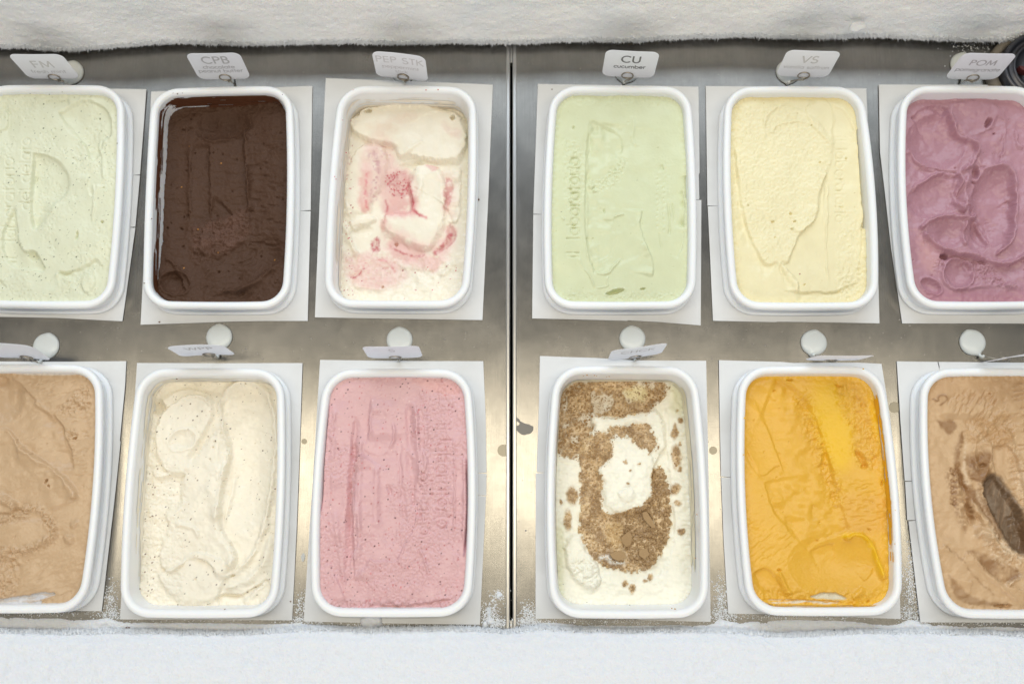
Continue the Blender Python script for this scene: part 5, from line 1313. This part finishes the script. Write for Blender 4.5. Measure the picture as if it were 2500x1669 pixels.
# ------------------------------------------------------------------ rime creeping over the lids
def rime(name, poly_px, hmax, label, seed, cover=.5, res=.0011, speck=4.0, edge=14):
    px = [p[0] for p in poly_px]; py = [p[1] for p in poly_px]
    a = unproj(min(px), max(py)); b = unproj(max(px), min(py))
    nx = max(6, int((b[0] - a[0]) / res)); ny = max(6, int((b[1] - a[1]) / res))
    Xg, Yg = np.meshgrid(np.linspace(a[0], b[0], nx), np.linspace(a[1], b[1], ny))
    U, V_ = proj(Xg, Yg, 0.0)
    P = [np.array(p, float) for p in poly_px]
    P = smooth_line(P + [P[0]], 2)[:-1]
    ins = poly_contains(P, U, V_); best = np.full(U.shape, 1e9)
    for i in range(len(P)):
        q = P[i]; d = P[(i + 1) % len(P)] - q; L2 = max(d @ d, 1e-9); t_ = np.clip(((U - q[0]) * d[0] + (V_ - q[1]) * d[1]) / L2, 0, 1)
        best = np.minimum(best, np.hypot(U - q[0] - t_ * d[0], V_ - q[1] - t_ * d[1]))
    m = np.where(ins, sstep(0, edge, best), 0)
    g = .5 + .5 * fbm(U / 30, V_ / 22, 3, seed) ; f = .5 + .5 * fbm(U / speck, V_ / speck, 3, seed + 4)
    h = hmax * (m * (g * 1.1 + cover - .5) + (f - .55) * .55 * m - .12 * (1 - m) - .06)
    h = np.where(m > 0, h, -.0015)
    V = np.stack([Xg.ravel(), Yg.ravel(), h.ravel()], 1)
    i = np.arange(ny - 1)[:, None]; j = np.arange(nx - 1)[None, :]; q = (i * nx + j); 
    hh = h; ok = (np.maximum(np.maximum(hh[:-1, :-1], hh[1:, :-1]), np.maximum(hh[:-1, 1:], hh[1:, 1:])) > -.0002).ravel()
    q = q.ravel()[ok]
    if len(q) == 0: return None
    o = npmesh(name, V, np.stack([q, q + 1, q + nx + 1, q + nx], 1), M_FROST)
    tag(o, label, 'frost', kind='stuff'); return o
rime('rime', [(-40, 1499), (120, 1503), (240, 1508), (262, 1500), (276, 1508), (320, 1514), (450, 1514), (700, 1517), (735, 1512), (745, 1518), (900, 1522), (1160, 1530), (1200, 1545), (-40, 1560)], .0030, 'thin rime along the front of the left steel lid', 71, .62, edge=18)
rime('rime', [(1290, 1524), (1330, 1510), (1420, 1522), (1640, 1520), (1735, 1520), (1755, 1500), (1772, 1510), (1830, 1513), (1900, 1507), (2060, 1508), (2180, 1522), (2215, 1505), (2244, 1510), (2300, 1522), (2560, 1525), (2560, 1560), (1260, 1560)], .0030, 'thin rime along the front of the right steel lid', 83, .62, edge=18)
rime('rime', [(1186, 1482), (1195, 1478), (1203, 1488), (1198, 1502), (1212, 1516), (1206, 1526), (1186, 1524), (1188, 1505)], .0018, 'crusty rime patch on the left lid beside the seam, front end', 90, .45, .0007, 3, 6)
rime('rime', [(1211, 1443), (1222, 1441), (1231, 1453), (1220, 1458), (1212, 1466)], .0016, 'small white rime fleck on the left lid beside the pink tub sheet corner', 95, .55, .0006, 3, 4)
def grains(name, clusters, label, dull=False):
    V = []; F = []
    for (cx, cy, sx, sy, n) in clusters:
        for _ in range(int(n * .6)):
            p = Vector(unproj(random.gauss(cx, sx), random.gauss(cy, sy), .0002)); r = random.uniform(.00025, .0009) * (1.7 if random.random() < .05 else 1); k0 = len(V)
            for (a, b, c) in ((1, 0, 0), (-.5, .87, 0), (-.5, -.87, 0), (random.uniform(-.3, .3), random.uniform(-.3, .3), random.uniform(.5, 1))):
                V.append((p.x + a * r * random.uniform(.7, 1.3), p.y + b * r * random.uniform(.7, 1.3), p.z + c * r))
            F += [(k0, k0 + 1, k0 + 3), (k0 + 1, k0 + 2, k0 + 3), (k0 + 2, k0, k0 + 3)]
    o = npmesh(name, V, F, M_ICE, None, smooth=False); tag(o, label, 'frost', kind='stuff')
grains('frost_grains', [(270, 1470, 9, 28, 500), (275, 1500, 22, 8, 500), (735, 1490, 9, 26, 420), (740, 1512, 22, 6, 350), (1196, 1498, 12, 16, 700), (1212, 1520, 14, 8, 500), (1216, 1455, 9, 9, 160), (600, 1512, 160, 4, 260), (100, 1496, 90, 4, 300), (1000, 1522, 110, 4, 260), (880, 1517, 20, 5, 90)],
       'scattered frost grains on the left lid near the front edge')
grains('frost_grains', [(1290, 1500, 12, 14, 700), (1284, 1520, 12, 8, 300), (1760, 1470, 9, 30, 700), (1765, 1500, 24, 8, 600), (2222, 1430, 8, 50, 900), (2225, 1500, 22, 10, 600), (1310, 1518, 20, 6, 300), (1500, 1518, 120, 4, 260), (1950, 1505, 120, 4, 300), (2400, 1520, 90, 4, 300), (2390, 116, 34, 9, 110), (2350, 112, 50, 6, 60), (2340, 150, 22, 14, 30), (2430, 200, 14, 4, 25)],
       'scattered frost grains on the right lid near its front edge and back corner')

def pebble(name, c, r, m, label=None, cat=None, group=None, sq=.6, parent=None, seed=0, sub=2):
    bm = bmesh.new(); bmesh.ops.create_icosphere(bm, subdivisions=sub, radius=1)
    rs = np.random.default_rng(seed)
    for v in bm.verts:
        n = v.co.copy(); k = 1 + .28 * float(vnoise(np.array(n.x * 1.7 + seed), np.array(n.y * 1.7 + n.z), seed % 50))
        v.co = Vector((n.x * r[0] * k, n.y * r[1] * k, n.z * r[2] * k))
    me = bpy.data.meshes.new(name); bm.to_mesh(me); bm.free()
    o = link_mesh(name, me, m, None); o.location = c
    if label: tag(o, label, cat, group)
    return o
c = unproj(908, 1517, .002); pebble('ice_lump', c, (.0125, .008, .005), M_FROST, 'smooth white ice lump at the front edge of the speckled pink tub', 'ice lump', seed=3, sub=3)
c = unproj(1184, 1524, .002); pebble('ice_lump', c, (.0030, .0036, .0028), M_FROST, 'tiny white ice bead at the front right corner of the pink tub sheet', 'ice lump', seed=5)
c = unproj(2093, 67, .045); pebble('ice_lump', (c[0], c[1] + .001, c[2]), (.009, .006, .0045), M_FROST, 'lump of ice sticking out of the back wall frost at right', 'ice lump', seed=9, sub=3)
# debris on the lids
M_CRUST = mat('brown_crust', (.14, .055, .02), .8, bump=[(600, .8, .001, 'noise')])
M_SPOT = mat('dried_droplet', (.30, .28, .26), .7); M_GREY = mat('dried_spill', (.235, .215, .185), .65, spec=.25)
c = unproj(312, 1535, .002); pebble('crumb', c, (.0032, .0026, .002), M_CRUST, 'rust brown crumb on the front frost at left', 'crumb', seed=12)
c = unproj(1286, 1532, .0025); pebble('crumb', c, (.0035, .0022, .0016), M_CRUST, 'rust brown crumb at the front end of the seam', 'crumb', seed=14)
c = unproj(2037, 1537, .004); pebble('crumb', c, (.0014, .0009, .0012), M_DARK, 'tiny black crumb in the rime in front of the orange tub', 'crumb', seed=15)
c = unproj(1169, 487, .0022); pebble('crumb', c, (.0009, .0012, .0008), M_CRUST, 'tiny brown crumb on the right edge of the peppermint sheet', 'crumb', seed=16)
def film(name, pts_px, m, label, cat, th=.00025, zoom=None):
    P = []
    for p in pts_px:
        q = (zoom[0] + p[0] / zoom[2], zoom[1] + p[1] / zoom[2]) if zoom else p
        P.append(np.array(unproj(*q)[:2]))
    P = smooth_line(P + [P[0]], 2)[:-1]
    o = prism_with_holes(name, [tuple(p) for p in P][::-1], [], .00008, th, m); tag(o, label, cat); return o
ZB = (1150, 850, 3.92)
film('spill_stain', [(425, 665), (440, 660), (462, 680), (470, 695), (500, 712), (545, 728), (558, 722), (562, 735), (590, 742), (600, 760), (592, 792), (565, 818), (535, 822), (505, 832), (470, 818), (448, 795), (428, 775), (436, 742), (462, 730), (466, 715), (440, 697), (422, 680)], M_GREY, 'matt grey spill stain shaped like a hand on the right lid beside the seam', 'stain', zoom=ZB)
def circle(cx, cy, r): return [(cx + r * math.cos(i * .4488), cy + r * math.sin(i * .4488)) for i in range(14)]
M_RING = mat('faint_residue', (.30, .27, .21), .42, metal=.75)
for (cx, cy, r, lab) in ((1229, 1099, 15, 'faint round stain on the left lid between pink tub and seam'), (1741, 1099, 10, 'faint round stain on the lid between crumb covered and orange tubs'),
                         (2184, 994, 14, 'faint round stain on the lid between orange and hollowed brown tubs'), (743, 1077, 7, 'small faint stain on the lid between cream and pink tubs')):
    film('round_stain', circle(cx, cy, r), M_RING, lab, 'stain', .00015)
M_WATER = mat('droplet', (.55, .56, .55), .12, spec=.7, coat=1)
film('droplet', [(735, 1357), (741, 1347), (745, 1352), (744, 1366), (738, 1372)], M_WATER, 'pear shaped water droplet between the cream and pink tubs', 'droplet', .0012)
for (k_, u_, v_, r_, lab_) in (('CPB', 122, 1508, .0010, 'brown speck on the bottom left corner of the chocolate tub sheet'), ('WPP', 990, 1423, .0010, 'brown speck on the right border of the cream tub sheet'), ('CU', 168, 95, .0009, 'olive speck on the top left corner of the plain green tub sheet'), ('POM', 142, 742, .0010, 'brown speck on the left border of the mauve tub sheet'), ('COF', 620, 447, .0008, 'dark speck on the right border of the light brown tub sheet')):
    c = unproj(*cpx(k_, u_, v_), .0024); pebble('crumb', c, (r_, r_ * .8, r_ * .6), M_CRUST, lab_, 'crumb', seed=int(u_), sub=1)
for k_, col_, pts_ in (('PEP', (214, 120, 124), [(256, 98), (697, 99), (190, 282), (142, 625), (150, 640), (212, 480), (770, 97)]), ('FM', (90, 96, 60), [(290, 122), (366, 108), (176, 118), (690, 410)]), ('CPB', (84, 52, 36), [(870, 127), (30, 1272), (205, 118), (75, 880), (232, 122), (262, 118)]),
                       ('CHCK', (196, 150, 90), [(808, 1463), (826, 1466), (310, 155), (330, 150), (372, 152), (384, 156), (440, 160), (455, 158), (948, 935), (940, 1180)]), ('ORG', (236, 186, 50), [(848, 115), (180, 392), (174, 598), (344, 1445), (1030, 910), (1026, 1100)]), ('WPP', (110, 80, 60), [(898, 292), (903, 790), (620, 1467), (350, 172)])):
    V = []; F = []
    for (u_, v_) in pts_:
        c = Vector(unproj(*cpx(k_, u_, v_), ZR)); c.z = ZR + .0002; r = random.uniform(.0005, .0011); n = 7; k0 = len(V); e = random.uniform(.5, 1)
        V.append(c + Vector((0, 0, .0004)))
        for j in range(n): V.append(c + Vector((r * math.cos(j * .8976) * random.uniform(.7, 1.2), r * e * math.sin(j * .8976), -.0004)))
        for j in range(n): F.append((k0, k0 + 1 + j, k0 + 1 + (j + 1) % n))
    o = pymesh('rim_specks', V, F, mat('rim_speck_' + k_.lower(), srgb(*col_), .6), None, smooth=False); o['kind'] = 'stuff'
    o.parent = ROOTS[k_]; o.matrix_parent_inverse = Matrix.Translation(-ROOTS[k_].location)
# flecks and dried spots scattered over both lids: too many and small to count
V = []; F = []
for _ in range(520):
    px, py = random.uniform(0, 2500), random.choice([random.uniform(110, 215), random.uniform(780, 880), random.uniform(780, 1530)])
    c = Vector(unproj(px, py)); r = random.uniform(.0002, .0007) * (2 if random.random() < .06 else 1); k0 = len(V); n = 6; a0 = random.random() * 6; e = random.uniform(.4, 1)
    V.append(c + Vector((0, 0, .0004)))
    for j in range(n):
        a = a0 + j * 6.283 / n; V.append(c + Vector((r * math.cos(a) * random.uniform(.7, 1.2), r * e * math.sin(a), .0001)))
    for j in range(n): F.append((k0, k0 + 1 + j, k0 + 1 + (j + 1) % n))
o = pymesh('flecks', V, F, M_SPOT, smooth=False); tag(o, 'dried flecks and specks scattered over the brushed steel', 'flecks', kind='stuff')

# ------------------------------------------------------------------ metal canister in the back right corner
cc = Vector(unproj(2548, 172, .012)); root = empty('metal_canister', (cc.x, cc.y, 0))
tag(root, 'round dark metal canister in the back right corner behind the pomegranate card', 'canister')
def lathe(name, prof, m, z0=0):
    V = []; F = []; ns = 64
    for j in range(ns):
        a = 2 * math.pi * j / ns
        for (r, z) in prof: V.append((cc.x + r * math.cos(a), cc.y + r * .86 * math.sin(a), z + z0))
    n = len(prof)
    for j in range(ns):
        for i in range(n - 1): F.append((j * n + i, j * n + i + 1, ((j + 1) % ns) * n + i + 1, ((j + 1) % ns) * n + i))
    return pymesh(name, V, F, m, root)
M_BEIGE = mat('frosted_seal', (.20, .175, .14), .8, bump=[(300, .6, .002, 'noise')])
M_GUN = mat('dull_dark_steel', (.10, .10, .11), .42, metal=1, bump=[(40, .2, .002, 'noise')])
lathe('seal_ring', [(.061, .0), (.061, .008), (.058, .011), (.052, .011), (.050, .006)], M_BEIGE)
lathe('rim', [(.051, .004), (.051, .020), (.049, .023), (.046, .023), (.044, .019), (.040, .016), (.038, .020), (.036, .021), (.034, .018)], M_GUN)
lathe('dished_lid', [(.0345, .017), (.033, .012), (.025, .011), (.012, .012), (.0005, .0125)], M_GUN)
M_RED = mat('red_mark', (.09, .015, .015), .6)
P = [(2478, 171), (2484, 170), (2500, 175), (2504, 184), (2492, 183), (2482, 178)]
P = [np.array(unproj(*p, .0135)[:2]) for p in P]; P = smooth_line(P + [P[0]], 2)[:-1]
o = prism_with_holes('red_mark', [tuple(p) for p in P][::-1], [], .0127, .0232, M_RED, root)
